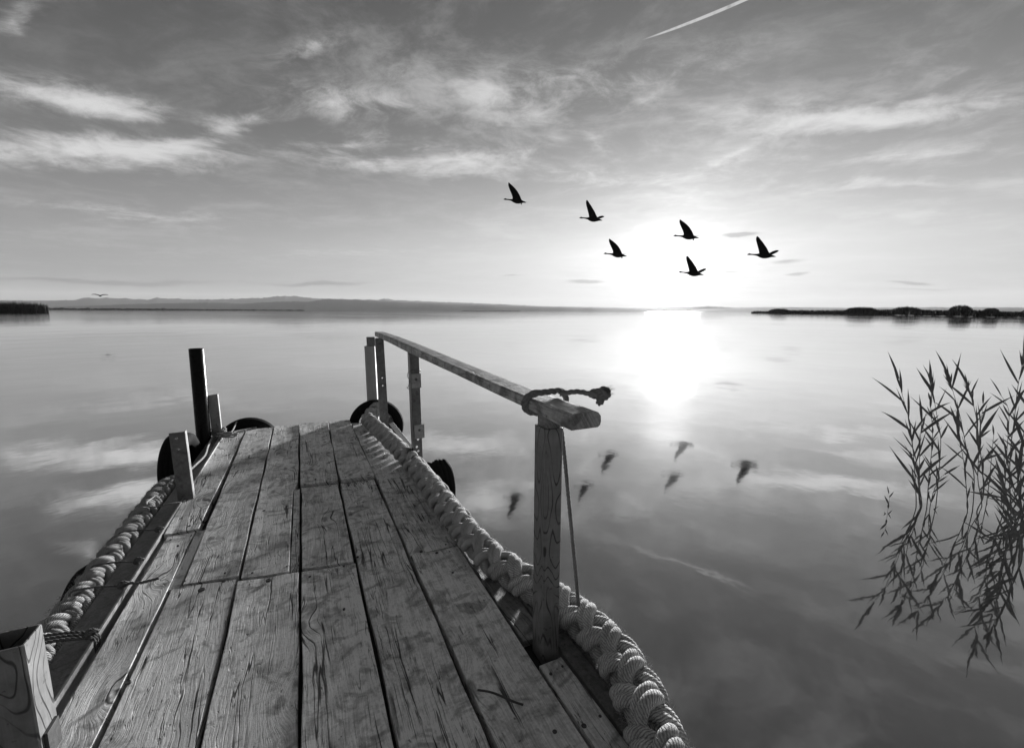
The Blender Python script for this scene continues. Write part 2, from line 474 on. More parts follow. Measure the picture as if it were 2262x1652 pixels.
MT['shadow_wood'] = plain_material('wet_shadow_timber', 0.03, 0.7, 0.3, 12.0, 0.4, 0.003)  # wet timber, also the painted shade of the sheet below the planks


def water_material():
    m = bpy.data.materials.new('lake_water')
    m.use_nodes = True
    gg = G(m.node_tree)
    o = gg.node('ShaderNodeOutputMaterial')
    b = gg.node('ShaderNodeBsdfPrincipled')
    b.inputs['Metallic'].default_value = 0.0
    grey(gg, b.inputs['Base Color'], 0.02)
    b.inputs['Roughness'].default_value = 0.07
    b.inputs['IOR'].default_value = 1.33
    gl = gg.node('ShaderNodeBsdfGlossy')
    grey(gg, gl.inputs['Color'], 0.92)
    tcn = gg.node('ShaderNodeTexCoord')
    # a light cat's-paw ruffles the open water off the jetty, the rest lies calm
    wind = gg.vm('DISTANCE', tcn.outputs['Object'], (2.9, 3.5, 0.0))
    calm = gg.smooth(wind, 0.8, 3.2, 0.062, 0.03)
    gg.put(gl.inputs['Roughness'], calm)
    p = tcn.outputs['Object']
    n1 = gg.noise(gg.vm('MULTIPLY', p, (1.0, 1.0, 0.0)), 2.2, 3.0, 0.5)
    n2 = gg.noise(gg.vm('MULTIPLY', p, (0.22, 0.22, 0.0)), 1.0, 3.0, 0.55)
    n3 = gg.noise(gg.vm('MULTIPLY', p, (0.02, 0.02, 0.0)), 1.0, 3.0, 0.6)
    patch = gg.smooth(n3, 0.40, 0.62, 0.25, 1.0)
    far = gg.smooth(gg.vm('LENGTH', p), 30.0, 250.0, 1.0, 3.5)
    n0 = gg.noise(gg.vm('MULTIPLY', p, (1.0, 1.0, 0.0)), 8.0, 2.0, 0.5)
    h = gg.m('ADD', gg.m('MULTIPLY', n1, gg.m('MULTIPLY', gg.m('MULTIPLY', patch, far), 0.0045)), gg.m('MULTIPLY', n2, 0.018))
    h = gg.m('ADD', h, gg.m('MULTIPLY', n0, gg.m('MULTIPLY', patch, 0.0006)))
    bn = gg.node('ShaderNodeBump')
    bn.inputs['Strength'].default_value = 1.0
    bn.inputs['Distance'].default_value = 1.0
    gg.put(bn.inputs['Height'], h)
    gg.t.links.new(bn.outputs[0], b.inputs['Normal'])
    gg.t.links.new(bn.outputs[0], gl.inputs['Normal'])
    lw = gg.node('ShaderNodeLayerWeight')
    lw.inputs['Blend'].default_value = 0.5
    fac = gg.lin(lw.outputs['Facing'], 0.22, 0.80, 0.33, 0.93)
    mx = gg.node('ShaderNodeMixShader')
    gg.put(mx.inputs[0], fac)
    gg.t.links.new(b.outputs[0], mx.inputs[1])
    gg.t.links.new(gl.outputs[0], mx.inputs[2])
    gg.t.links.new(mx.outputs[0], o.inputs['Surface'])
    return m


MT['water'] = water_material()


# ------------------------------------------------------------------ mesh helpers
class MB:
    def __init__(self):
        self.v, self.f, self.uv, self.sm = [], [], [], []

    def face(self, idx, uv=None, smooth=False):
        self.f.append(idx)
        self.uv.append(uv or [(0, 0)] * len(idx))
        self.sm.append(smooth)

    def box(self, x0, x1, y0, y1, z0, z1, bev=0.0):
        if bev > 0:
            return self.bevbox(x0, x1, y0, y1, z0, z1, bev)
        b = len(self.v)
        self.v += [(x, y, z) for z in (z0, z1) for y in (y0, y1) for x in (x0, x1)]
        for q in ((0, 2, 3, 1), (4, 5, 7, 6), (0, 1, 5, 4), (2, 6, 7, 3), (0, 4, 6, 2), (1, 3, 7, 5)):
            self.face([b + i for i in q])
        return self

    def bevbox(self, x0, x1, y0, y1, z0, z1, e):
        # prism along y with chamfered long edges
        prof = [(x0 + e, z0), (x1 - e, z0), (x1, z0 + e), (x1, z1 - e), (x1 - e, z1), (x0 + e, z1), (x0, z1 - e), (x0, z0 + e)]
        return self.prism_y(prof, y0, y1)

    def prism_y(self, prof, y0, y1):
        b, n = len(self.v), len(prof)
        self.v += [(x, y0, z) for x, z in prof] + [(x, y1, z) for x, z in prof]
        for i in range(n):
            j = (i + 1) % n
            self.face([b + i, b + j, b + n + j, b + n + i][::-1])
        self.face([b + i for i in range(n)])
        self.face([b + n + i for i in range(n)][::-1])
        return self

    def tube(self, path, rad, n=8, caps=True, squash=1.0):
        b = len(self.v)
        fr = frames(path)
        s = 0.0
        sl = []
        for i, (p, (t, a, c)) in enumerate(zip(path, fr)):
            if i:
                s += (path[i] - path[i - 1]).length
            sl.append(s)
            r = rad[i] if isinstance(rad, (list, tuple)) else rad
            for k in range(n):
                th = 2 * PI * k / n
                q = p + a * (math.cos(th) * r) + c * (math.sin(th) * r * squash)
                self.v.append(tuple(q))
        for i in range(len(path) - 1):
            for k in range(n):
                k2 = (k + 1) % n
                self.face([b + i * n + k, b + i * n + k2, b + (i + 1) * n + k2, b + (i + 1) * n + k],
                          [(sl[i], k / n), (sl[i], (k + 1) / n), (sl[i + 1], (k + 1) / n), (sl[i + 1], k / n)], True)
        if caps:
            self.face([b + k for k in range(n)][::-1])
            e = b + (len(path) - 1) * n
            self.face([e + k for k in range(n)])
        return self

    def lathe(self, prof, n=40, a0=0.0, a1=2 * PI, closed_prof=True):
        # profile (radius, axial y) spun about the y axis
        b, m = len(self.v), len(prof)
        full = abs(a1 - a0 - 2 * PI) < 1e-6
        cnt = n if full else n + 1
        for i in range(cnt):
            a = a0 + (a1 - a0) * i / n
            for r, y in prof:
                self.v.append((r * math.cos(a), y, r * math.sin(a)))
        for i in range(n):
            i2 = (i + 1) % cnt if full else i + 1
            for k in range(m if closed_prof else m - 1):
                k2 = (k + 1) % m
                self.face([b + i * m + k, b + i2 * m + k, b + i2 * m + k2, b + i * m + k2], None, True)
        return self

    def plate(self, x0, x1, z0, z1, y0, y1, holes, hr=0.009):
        # upright plate in the xz plane with real round holes at (x, z)
        bands = sorted(holes, key=lambda h: h[1])
        cuts = [z0] + [(bands[i][1] + bands[i + 1][1]) / 2 for i in range(len(bands) - 1)] + [z1]
        for (hx, hz), za, zb in zip(bands, cuts, cuts[1:]):
            outer = [(x1, (za + zb) / 2 if False else hz), (x1, zb), (hx, zb), (x0, zb), (x0, hz), (x0, za), (hx, za), (x1, za)]
            inner = [(hx + hr * math.cos(k * PI / 4), hz + hr * math.sin(k * PI / 4)) for k in range(8)]
            b = len(self.v)
            for y in (y0, y1):
                self.v += [(x, y, z) for x, z in outer] + [(x, y, z) for x, z in inner]
            for k in range(8):
                j = (k + 1) % 8
                self.face([b + k, b + 8 + k, b + 8 + j, b + j])
                self.face([b + 16 + k, b + 16 + j, b + 24 + j, b + 24 + k])
                self.face([b + 8 + k, b + 24 + k, b + 24 + j, b + 8 + j])
                self.face([b + k, b + j, b + 16 + j, b + 16 + k])
        return self

    def build(self, name, material, parent=None, loc=None, rot=None):
        me = bpy.data.meshes.new(name)
        me.from_pydata([tuple(p) for p in self.v], [], self.f)
        lay = me.uv_layers.new(name='UVMap')
        flat = [c for fuv in self.uv for c in fuv]
        for i, c in enumerate(flat):
            lay.data[i].uv = c
        me.polygons.foreach_set('use_smooth', self.sm)
        me.materials.append(MT[material])
        me.validate()
        me.update()
        o = bpy.data.objects.new(name, me)
        COL.objects.link(o)
        if loc is not None:
            o.location = loc
        if rot is not None:
            o.rotation_euler = rot
        if parent is not None:
            o.parent = parent
        return o


def frames(path):
    out_, a = [], None
    n = len(path)
    for i in range(n):
        t = (path[min(i + 1, n - 1)] - path[max(i - 1, 0)])
        t = t.normalized() if t.length > 1e-9 else Vector((0, 0, 1))
        if a is None:
            a = Vector((0, 0, 1)) if abs(t.z) < 0.9 else Vector((1, 0, 0))
        a = (a - t * a.dot(t))
        a = a.normalized() if a.length > 1e-6 else t.orthogonal().normalized()
        out_.append((t, a, t.cross(a)))
    return out_


def spline(pts, step):
    pts = [Vector(p) for p in pts]
    res = []
    for i in range(len(pts) - 1):
        p0, p1, p2, p3 = pts[max(i - 1, 0)], pts[i], pts[i + 1], pts[min(i + 2, len(pts) - 1)]
        n = max(2, int((p2 - p1).length / step))
        for k in range(n):
            t = k / n
            res.append(0.5 * ((2 * p1) + (p2 - p0) * t + (2 * p0 - 5 * p1 + 4 * p2 - p3) * t * t + (3 * p1 - p0 - 3 * p2 + p3) * t ** 3))
    res.append(pts[-1])
    # even spacing
    ev, acc = [res[0]], 0.0
    for a, b in zip(res, res[1:]):
        L = (b - a).length
        while L > 1e-9 and acc + L >= step:
            f = (step - acc) / L
            a = a + (b - a) * f
            ev.append(a.copy())
            L = (b - a).length
            acc = 0.0
        acc += L
    ev.append(res[-1])
    return ev


def empty(name, loc=(0, 0, 0), rz=0.0):
    o = bpy.data.objects.new(name, None)
    COL.objects.link(o)
    o.location = loc
    o.rotation_euler = (0, 0, rz)
    o.empty_display_size = 0.1
    return o


def tag(o, label, cat, group=None, kind=None):
    o['label'] = label
    o['category'] = cat
    if group:
        o['group'] = group
    if kind:
        o['kind'] = kind
    return o


def struct(o, label=None):
    o['kind'] = 'structure'
    if label:
        o['label'] = label
    return o


def shift(pts, c):
    c = Vector(c)
    return [Vector(p) - c for p in pts]


# ================================================================== the setting: water, hills, shores
FAR = 24000.0
wb = MB()
nw = 96
rings_r = [0.0, 12, 60, 300, 1500, 6000, FAR]
wb.v.append((0, 0, 0))
for r in rings_r[1:]:
    for k in range(nw):
        wb.v.append((r * math.cos(2 * PI * k / nw), r * math.sin(2 * PI * k / nw), 0))
for k in range(nw):
    wb.face([0, 1 + k, 1 + (k + 1) % nw])
for i in range(len(rings_r) - 2):
    for k in range(nw):
        a, b2 = 1 + i * nw, 1 + (i + 1) * nw
        wb.face([a + k, b2 + k, b2 + (k + 1) % nw, a + (k + 1) % nw])
struct(wb.build('water', 'water', loc=(0, 0, WATER)), 'calm lake water mirroring the cloudy sky')


def interp(tab, x):
    if x <= tab[0][0]:
        return tab[0][1]
    for (a, b), (c, d_) in zip(tab, tab[1:]):
        if x <= c:
            return b + (d_ - b) * (x - a) / (c - a)
    return tab[-1][1]


def ridge(name, tab, dist, seed, u0, u1, depth, label):
    # tab: skyline read off the photograph as (u, v); the ridge stands at `dist` metres
    b = MB()
    cols = 700
    rows = [(-0.55, 0.0), (-0.35, 0.35), (-0.15, 0.78), (0.0, 1.0), (0.25, 0.6), (0.6, 0.0)]
    for i in range(cols + 1):
        u = u0 + (u1 - u0) * i / cols
        p = at_dist(u, interp(tab, u), dist)
        h = max(p.z - WATER, 6.0)
        h *= 1 + 0.05 * mnoise.noise((u * 0.06, seed, 0)) + 0.06 * mnoise.noise((u * 0.25, seed, 3)) + 0.05 * mnoise.noise((u * 0.8, seed, 7))
        dirv = Vector((p.x, p.y, 0)).normalized()
        for off, fr in rows:
            q = dirv * (dist + off * depth)
            wob = 1 + (0.25 * mnoise.noise((u * 0.03, off * 4, seed)) if 0 < fr < 1 else 0)
            b.v.append((q.x, q.y, (WATER - 0.4) if fr == 0 else WATER + h * fr * wob))
    n = len(rows)
    for i in range(cols):
        for k in range(n - 1):
            b.face([i * n + k, (i + 1) * n + k, (i + 1) * n + k + 1, i * n + k + 1], None, True)
    return struct(b.build(name, 'hill'), label)


def z3(pts):                                   # zoomed strip (x, y) -> sheet (u, v)
    return [((x / 2.8275) * 0.9425, (640 + y / 2.8275) * 0.9425) for x, y in pts]


back = z3([(-900, 176), (-300, 172), (0, 180), (330, 183), (500, 178), (560, 162), (640, 168), (700, 163), (780, 168), (820, 165), (900, 174),
           (1000, 174), (1040, 163), (1090, 168), (1200, 171), (1290, 175), (1400, 175), (1600, 169), (1760, 163), (1850, 153),
           (1950, 152), (2040, 163), (2120, 170), (2262, 172), (2500, 178), (2545, 169), (2640, 180), (2900, 190), (3300, 205), (3600, 220),
           (4300, 232), (4550, 226), (4700, 218), (4850, 228), (5200, 226), (5600, 230), (6200, 226), (7200, 228), (8200, 222)])
front = z3([(-900, 226), (300, 226), (650, 215), (900, 205), (1300, 196), (1500, 197), (1600, 204), (1720, 195), (1960, 186), (2050, 190),
            (2150, 172), (2262, 173), (2400, 180), (2650, 192), (2950, 204), (3300, 216), (3600, 224), (4100, 234), (4500, 238), (5400, 238), (8200, 240)])
ridge('hills', back, 15500, 1.0, -300, 2700, 4500, 'pale far mountain ridge behind the lake')
ridge('hills', front, 9500, 5.0, -300, 2700, 2600, 'nearer and darker line of low hills behind the lake')


def blades(b, pos, h, w, lean, rnd):
    a = rnd.uniform(0, PI)
    wx_, wy_ = math.cos(a) * w, math.sin(a) * w
    lx, ly = rnd.uniform(-lean, lean), rnd.uniform(-lean, lean)
    i = len(b.v)
    x, y, z = pos
    b.v += [(x - wx_, y - wy_, z), (x + wx_, y + wy_, z), (x + wx_ * 0.8 + lx * 0.5, y + wy_ * 0.8 + ly * 0.5, z + h * 0.6), (x - wx_ * 0.8 + lx * 0.5, y - wy_ * 0.8 + ly * 0.5, z + h * 0.6), (x + lx, y + ly, z + h)]
    b.face([i, i + 1, i + 2, i + 3])
    b.face([i + 3, i + 2, i + 4])


rnd = random.Random(3)
# dense reed bed on the far left
b = MB()
for i in range(5200):
    u = rnd.uniform(-420, 107.5)
    base_d = 330 + rnd.random() ** 1.5 * 26
    p = at_dist(u, 688, base_d)
    top = at_dist(u, interp([(-420, 655), (0, 664.5), (60, 666.5), (100, 670), (108, 675)], u), 330).z
    blades(b, (p.x, p.y, WATER - 0.05), (top - WATER) * (rnd.uniform(0.80, 1.02) if i % 5 else rnd.uniform(0.95, 1.20)), rnd.uniform(0.06, 0.16), 0.5, rnd)
tag(b.build('reed_bed', 'reed_far'), 'dense dark reed bed at the left edge of the lake', 'reeds', kind='stuff')
# low wooded shore far behind it
b = MB()
for i in range(5000):
    u = 90 + 582 * rnd.random()
    p = at_dist(u, 688, 2300 + rnd.random() * 80)
    hh = interp([(90, 9.0), (170, 7.5), (230, 8.0), (350, 8.0), (440, 6.0), (560, 4.5), (672, 4.0)], u) * (0.75 + 0.5 * mnoise.noise((u * 0.09, 2, 2)) + 0.2 * rnd.random())
    blades(b, (p.x, p.y, WATER - 0.05), max(2.5, hh), rnd.uniform(1.0, 2.2), 0.8, rnd)
for i in range(900):
    u = 1020 + 130 * rnd.random()
    p = at_dist(u, 688, 2500 + rnd.random() * 50)
    blades(b, (p.x, p.y, WATER - 0.05), 2.6 * rnd.uniform(0.7, 1.1), 1.6, 0.6, rnd)
tag(b.build('far_shore_growth', 'reed_far'), 'thin dark line of growth along the distant left shore', 'shore', kind='stuff')


# right bank with reed clumps
def z4(x, y):
    return (1600 + x / 2.8275) * 0.9425, (680 + y / 2.8275) * 0.9425


BASE_T = [(455, 153.0), (1060, 161.5), (1340, 166.0), (1700, 173.0), (2262, 184.0), (2900, 205.0)]
TOP_T = [(455, 140), (480, 134), (560, 137), (720, 127), (900, 129), (1060, 128), (1300, 122), (1600, 124), (1750, 130), (1920, 126), (2100, 137), (2262, 139), (2900, 150)]


def bank_pos(x):
    u, v = z4(x, interp(BASE_T, x))
    return on_z(u, v, WATER)


b = MB()
prev = None
xs = [455 + i * 25 for i in range(99)]
for x in xs:
    p = bank_pos(x)
    dv = Vector((p.x, p.y, 0)).normalized()
    w = 1.0 if x > 480 else 0.25
    for off, hz in ((-0.6, -0.3), (0.8, 0.35), (8 * w, 0.6), (26 * w, 0.7), (40 * w, -0.3)):
        q = Vector((p.x, p.y, 0)) + dv * off
        b.v.append((q.x, q.y, WATER + hz + (0.12 * mnoise.noise((x * 0.1, off, 0)) if hz > 0 else 0)))
for i in range(len(xs) - 1):
    for k in range(4):
        b.face([i * 5 + k, (i + 1) * 5 + k, (i + 1) * 5 + k + 1, i * 5 + k + 1], None, True)
struct(b.build('shore_bank', 'bank'), 'low dark bank on the far right of the lake')

b = MB()
for i in range(9000):
    x = rnd.uniform(455, 2850)
    p = bank_pos(x)
    dv = Vector((p.x, p.y, 0)).normalized()
    D = math.hypot(p.x, p.y)
    off = rnd.random() * (24 if x > 490 else 5)
    u, v = z4(x, interp(TOP_T, x))
    topz = at_dist(u, v, D).z
    q = Vector((p.x, p.y, 0)) + dv * off
    h = (topz - WATER) * rnd.uniform(0.6, 1.0) * (0.6 if off < 2 else 1.0)
    blades(b, (q.x, q.y, WATER + 0.05), max(0.5, h), rnd.uniform(0.12, 0.32), 0.4, rnd)
tag(b.build('bank_reeds', 'reed_far'), 'low dark reeds along the bank on the far right', 'reeds', kind='stuff')
CL = [(560, 715, 121, 'long low reed clump nearest the tip of the far right bank'),
      (1060, 1300, 109, 'rounded dark reed clump near the middle of the far right bank'),
      (1365, 1610, 107, 'sloping reed clump just left of the tallest one on the right bank'),
      (1745, 1925, 99, 'tallest domed reed clump on the far right bank'),
      (1975, 2100, 120, 'small reed clump just right of the tallest one on the right bank'),
      (2215, 2420, 131, 'reed clump cut by the right edge of the picture')]
for x0, x1, yt, lab in CL:
    b = MB()
    xm = (x0 + x1) / 2
    pc = bank_pos(xm)
    c0 = Vector((pc.x, pc.y, WATER))
    for i in range(1500):
        s = rnd.uniform(-1, 1)
        x = xm + s * (x1 - x0) / 2
        p = bank_pos(x)
        dv = Vector((p.x, p.y, 0)).normalized()
        t = rnd.uniform(-1, 1)
        off = 9 + t * 7
        u, v = z4(x, yt)
        topz = at_dist(u, v, math.hypot(p.x, p.y)).z
        dome = max(0.05, 1 - abs(s) ** 3.2) ** 0.55 * (1 - 0.35 * t * t)
        if x0 == 1365:
            dome *= 1.0 - 0.22 * max(0.0, s)
        q = Vector((p.x, p.y, 0)) + dv * off
        blades(b, (q.x - c0.x, q.y - c0.y, 0.3), (topz - WATER) * dome * rnd.uniform(0.82, 1.03), rnd.uniform(0.12, 0.3), 0.4, rnd)
    root = empty('reed_clump', c0)
    b.build('foliage', 'reed_far', root)
    tag(root, lab, 'reeds', 'reed clumps on the far right bank')

# ================================================================== the jetty
jetty = tag(empty('jetty', (0, 3.0, WATER)), 'weathered plank jetty running out over the calm lake', 'jetty')
JO = Vector((0, 3.0, WATER))


def jpart(mb, name, material, loc):
    return mb.build(name, material, jetty, Vector(loc) - JO)


def plank(x0, x1, y0, y1, material='wood', dz=0.0, th=0.045, ragged=0.006, skew=0.0, tilt=0.0, x0b=None, x1b=None, notch=None):
    """one board, sides and ends uneven, top edges worn round; x0b / x1b give its sides at the far end"""
    pr = random.Random(hash((round(x0, 3), round(y0, 3))) & 0xffff)
    x0b = x0 if x0b is None else x0b
    x1b = x1 if x1b is None else x1b
    cx_, cy_ = (x0 + x1) / 2, (y0 + y1) / 2
    L = y1 - y0
    nl = max(6, int(L / 0.16))
    b = MB()
    e = 0.003
    sd = pr.uniform(0, 99)
    x0, x0b, x1, x1b = x0 + 0.001, x0b + 0.001, x1 - 0.0005, x1b - 0.0005
    nx = 5
    for i in range(nl + 1):
        t = i / nl
        y = y0 + L * t
        wl = ragged * mnoise.noise((sd, y * 3.0, 0)) + 0.4 * ragged * mnoise.noise((sd, y * 14, 5))
        wr = ragged * mnoise.noise((sd + 9, y * 3.0, 0)) + 0.4 * ragged * mnoise.noise((sd + 9, y * 14, 5))
        xa, xb = x0 + (x0b - x0) * t + wl, x1 + (x1b - x1) * t + wr
        if notch and y < notch[0]:
            xb = notch[1] + wr * 0.5
        cup = 0.004 * mnoise.noise((sd, y * 1.2, 7))
        zt = dz + cup + tilt * (t - 0.5)
        ring = [(xa, -th), (xa, zt - e), (xa + e, zt)]
        for k in range(1, nx - 1):
            f = k / (nx - 1)
            ring.append((xa + (xb - xa) * f, zt + 0.003 * mnoise.noise((sd + f * 5, y * 2.2, 2)) - 0.002 * (1 - (2 * f - 1) ** 2)))
        ring += [(xb - e, zt), (xb, zt - e), (xb, -th)]
        for x, z in ring:
            f = (x - xa) / max(1e-6, xb - xa)
            yy = y
            if i in (0, nl):
                yy += skew * (f - 0.5) + 0.006 * mnoise.noise((sd + f * 6, i, 3)) + 0.004 * mnoise.noise((sd + f * 25, i, 8))
            b.v.append((x - cx_, yy - cy_, z))
    m = nx + 4
    for i in range(nl):
        for k in range(m - 1):
            b.face([i * m + k, i * m + k + 1, (i + 1) * m + k + 1, (i + 1) * m + k][::-1], None, False)
        b.face([i * m, (i + 1) * m, (i + 1) * m + m - 1, i * m + m - 1][::-1])
    b.face(list(range(m)))
    b.face([nl * m + k for k in range(m)][::-1])
    return jpart(b, 'plank', material, (cx_, cy_, 0))


G_ = 0.006
NEAR = -1.2
planks = {}
planks['c0n'] = plank(-0.722, -0.585, NEAR, 2.775, x0b=-0.728, x1b=-0.603, dz=-0.006)
planks['c0f'] = plank(-0.745, -0.590, 2.797, 5.03, x0b=-0.80, x1b=-0.592, dz=0.0)
planks['c0s'] = plank(-0.598, -0.556, 2.215, 2.775, dz=-0.006, ragged=0.003)
planks['c1n'] = plank(-0.580, -0.334, NEAR, 2.195, x0b=-0.588, x1b=-0.340, dz=-0.003, skew=-0.05)
planks['c1f'] = plank(-0.548, -0.334, 2.208, 5.03, x0b=-0.582, x1b=-0.343, dz=0.002, skew=-0.03)
planks['c2n'] = plank(-0.322, -0.078, NEAR, 2.125, x0b=-0.330, x1b=-0.084, dz=0.0, skew=-0.04)
planks['c2f'] = plank(-0.324, -0.094, 2.146, 5.03, x0b=-0.332, x1b=-0.104, dz=0.004, skew=-0.03, notch=(3.2, -0.128))
planks['c2s'] = plank(-0.122, -0.086, 2.135, 3.18, dz=-0.008, ragged=0.003)
planks['c3n'] = plank(-0.066, 0.160, NEAR, 2.085, x0b=-0.074, x1b=0.158, dz=0.002, skew=-0.035)
planks['c3m'] = plank(-0.074, 0.156, 2.106, 3.146, x1b=0.152, dz=0.003, skew=-0.035)
planks['c3f'] = plank(-0.080, 0.160, 3.182, 4.99, x0b=-0.094, x1b=0.172, dz=0.017, skew=-0.04)
planks['c4n'] = plank(0.178, 0.405, NEAR, 3.125, x0b=0.166, x1b=0.396, dz=0.003, skew=-0.02)
planks['c4f'] = plank(0.168, 0.402, 3.156, 4.95, x0b=0.184, x1b=0.392, dz=0.019, ragged=0.012, skew=-0.02)
planks['c5n'] = plank(0.434, 0.645, NEAR, 2.005, x0b=0.412, x1b=0.650, dz=0.006, skew=-0.02)
planks['c5m'] = plank(0.412, 0.660, 2.030, 3.100, x0b=0.414, dz=-0.003, material='wood', ragged=0.009)
planks['c5f'] = plank(0.412, 0.665, 3.126, 4.90, x0b=0.410, dz=-0.014, material='wood', ragged=0.012)
planks['c6n'] = plank(0.660, 0.752, NEAR, 1.165, x0b=0.664, x1b=0.757, dz=-0.004, ragged=0.003)
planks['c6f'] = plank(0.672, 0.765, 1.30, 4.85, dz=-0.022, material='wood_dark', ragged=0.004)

# nail heads, each in its plank
NAILS = [('c1n', 445, 1302, 0.013), ('c2n', 593, 1281, 0.012), ('c0n', 283, 1507, 0.009), ('c5n', 965, 1221, 0.008),
         ('c5n', 1000, 1265, 0.006), ('c0n', 393, 1205, 0.006), ('c3f', 697, 1062, 0.007), ('c4f', 815, 1048, 0.007), ('c3m', 790, 1230, 0.006),
         ('c3n', 760, 1345, 0.005), ('c5m', 930, 1215, 0.008), ('c4n', 770, 1072, 0.006)]
for key, u, v, r in NAILS:
    pk = planks[key]
    p = on_z(u, v, 0.004)
    b = MB()
    n = 10
    for rr, zz in ((r, -0.004), (r, 0.0015), (r * 0.7, 0.0032), (r * 0.2, 0.0025)):
        for k in range(n):
            b.v.append((rr * math.cos(2 * PI * k / n), rr * math.sin(2 * PI * k / n), zz))
    for i in range(3):
        for k in range(n):
            b.face([i * n + k, i * n + (k + 1) % n, (i + 1) * n + (k + 1) % n, (i + 1) * n + k])
    b.face([3 * n + k for k in range(n)])
    o = b.build('nail', 'nail', pk)
    o.location = Vector((p.x, p.y, {'c5m': -0.001, 'c3f': 0.016, 'c4f': 0.017}.get(key, 0.005))) - JO - pk.location + Vector((0, 0, 0))

nail_me = [o_.data for o_ in bpy.data.objects if o_.name.startswith('nail')]
nr = random.Random(21)
for key, pk in planks.items():
    if key.endswith('s') or key == 'c6f':
        continue
    ys_ = [v_.co.y for v_ in pk.data.vertices]
    xs_ = [v_.co.x for v_ in pk.data.vertices]
    zt = max(v_.co.z for v_ in pk.data.vertices)
    rows_ = [max(ys_) - 0.045] + ([min(ys_) + 0.045] if min(ys_) + pk.location.y + JO.y > 0 else []) + [y_ - JO.y - pk.location.y for y_ in (0.92, 2.9, 4.2) if min(ys_) + 0.15 < y_ - JO.y - pk.location.y < max(ys_) - 0.15]
    for yy in rows_:
        for fx in (0.2, 0.78):
            if nr.random() < 0.15:
                continue
            o_ = bpy.data.objects.new('nail', nr.choice(nail_me))
            COL.objects.link(o_)
            o_.parent = pk
            o_.location = (min(xs_) + (max(xs_) - min(xs_)) * (fx + nr.uniform(-0.06, 0.06)), yy + nr.uniform(-0.015, 0.015), zt - 0.004)
            sc_ = nr.uniform(0.6, 0.95)
            o_.scale = (sc_, sc_, 1.0)

# steel edge members and cross beams
jpart(MB().box(-0.0035, 0.0035, -3.1, 3.05, -0.09, 0.012), 'steel_lip', 'steel_light', (-0.757, 1.95, 0))
jpart(MB().box(-0.047, 0.047, -3.1, 3.05, -0.012, 0.0), 'steel_flange', 'rust', (-0.8085, 1.95, -0.012))
jpart(MB().box(-0.0035, 0.0035, -3.1, 3.05, -0.11, 0.0), 'steel_web', 'rust', (-0.859, 1.95, -0.012))
jpart(MB().bevbox(-0.028, 0.034, -3.1, 2.95, -0.12, 0.0, 0.004), 'edge_beam', 'rust', (0.803, 1.9, -0.016))
jpart(MB().bevbox(-0.05, 0.04, -0.22, 0.28, -0.03, 0.0, 0.004), 'edge_plate', 'rust', (0.8905, 1.10, -0.021))
jpart(MB().box(-0.715, 0.745, -3.05, 2.9, -0.012, 0.0), 'gap_shade_sheet', 'shadow_wood', (0, 1.9, -0.052))  # dark sheet added below the planks; its colour makes the gaps look shaded
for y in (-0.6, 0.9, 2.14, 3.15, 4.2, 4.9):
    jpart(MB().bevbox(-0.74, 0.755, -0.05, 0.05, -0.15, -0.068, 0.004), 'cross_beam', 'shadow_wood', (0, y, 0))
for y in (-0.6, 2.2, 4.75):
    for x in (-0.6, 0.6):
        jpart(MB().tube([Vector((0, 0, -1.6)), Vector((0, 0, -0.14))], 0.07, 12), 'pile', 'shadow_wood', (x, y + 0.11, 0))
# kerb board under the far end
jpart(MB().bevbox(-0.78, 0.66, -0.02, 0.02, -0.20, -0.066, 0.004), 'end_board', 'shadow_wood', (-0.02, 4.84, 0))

# ================================================================== handrail
rail_root = tag(empty('handrail', (0.72, 3.0, 0.0)), 'wooden handrail on three uneven posts along the right of the jetty', 'handrail')
RO = Vector((0.72, 3.0, 0.0))
# rail: bowed timber
stations = [(1.03, 0.856, 0.908), (1.30, 0.866, 0.906), (1.55, 0.870, 0.910), (2.13, 0.882, 0.922), (3.20, 0.897, 0.953), (4.0, 0.918, 0.970), (4.80, 0.931, 0.978)]
b = MB()
ys = [1.03 + (4.80 - 1.03) * i / 40 for i in range(41)]
for i, y in enumerate(ys):
    zb = interp([(s[0], s[1]) for s in stations], y) - RO.z
    zt = interp([(s[0], s[2]) for s in stations], y) - RO.z
    wv = 0.0015 * mnoise.noise((y * 4, 3, 1))
    x0, x1 = -0.040 + wv, 0.070 + wv
    yy = y - RO.y
    skew = 0.0
    ring = [(x0 + 0.004, zb), (x1 - 0.012, zb), (x1 - 0.003, zb + 0.006), (x1, zb + 0.018), (x1 - 0.002, zt - 0.014), (x1 - 0.012, zt - 0.003), (x1 - 0.03, zt), (x0 + 0.008, zt), (x0, zt - 0.006), (x0, zb + 0.005)]
    if i == 0:
        ring = [(x * 0.985 + 0.0003, z + (0.0015 if z < (zb + zt) / 2 else -0.0015)) for x, z in ring]
    b.v += [(x, yy + skew * (x - x0), z) for x, z in ring]
n = 10
for i in range(40):
    for k in range(n):
        j = (k + 1) % n
        b.face([i * n + k, i * n + j, (i + 1) * n + j, (i + 1) * n + k][::-1])
b.face(list(range(n)))
b.face([40 * n + k for k in range(n)][::-1])
b.build('rail', 'wood_rail', rail_root)

# near post: square hollow sleeve with a slimmer timber core
PX0, PX1, PY0, PY1 = 0.697, 0.763, 1.197, 1.278


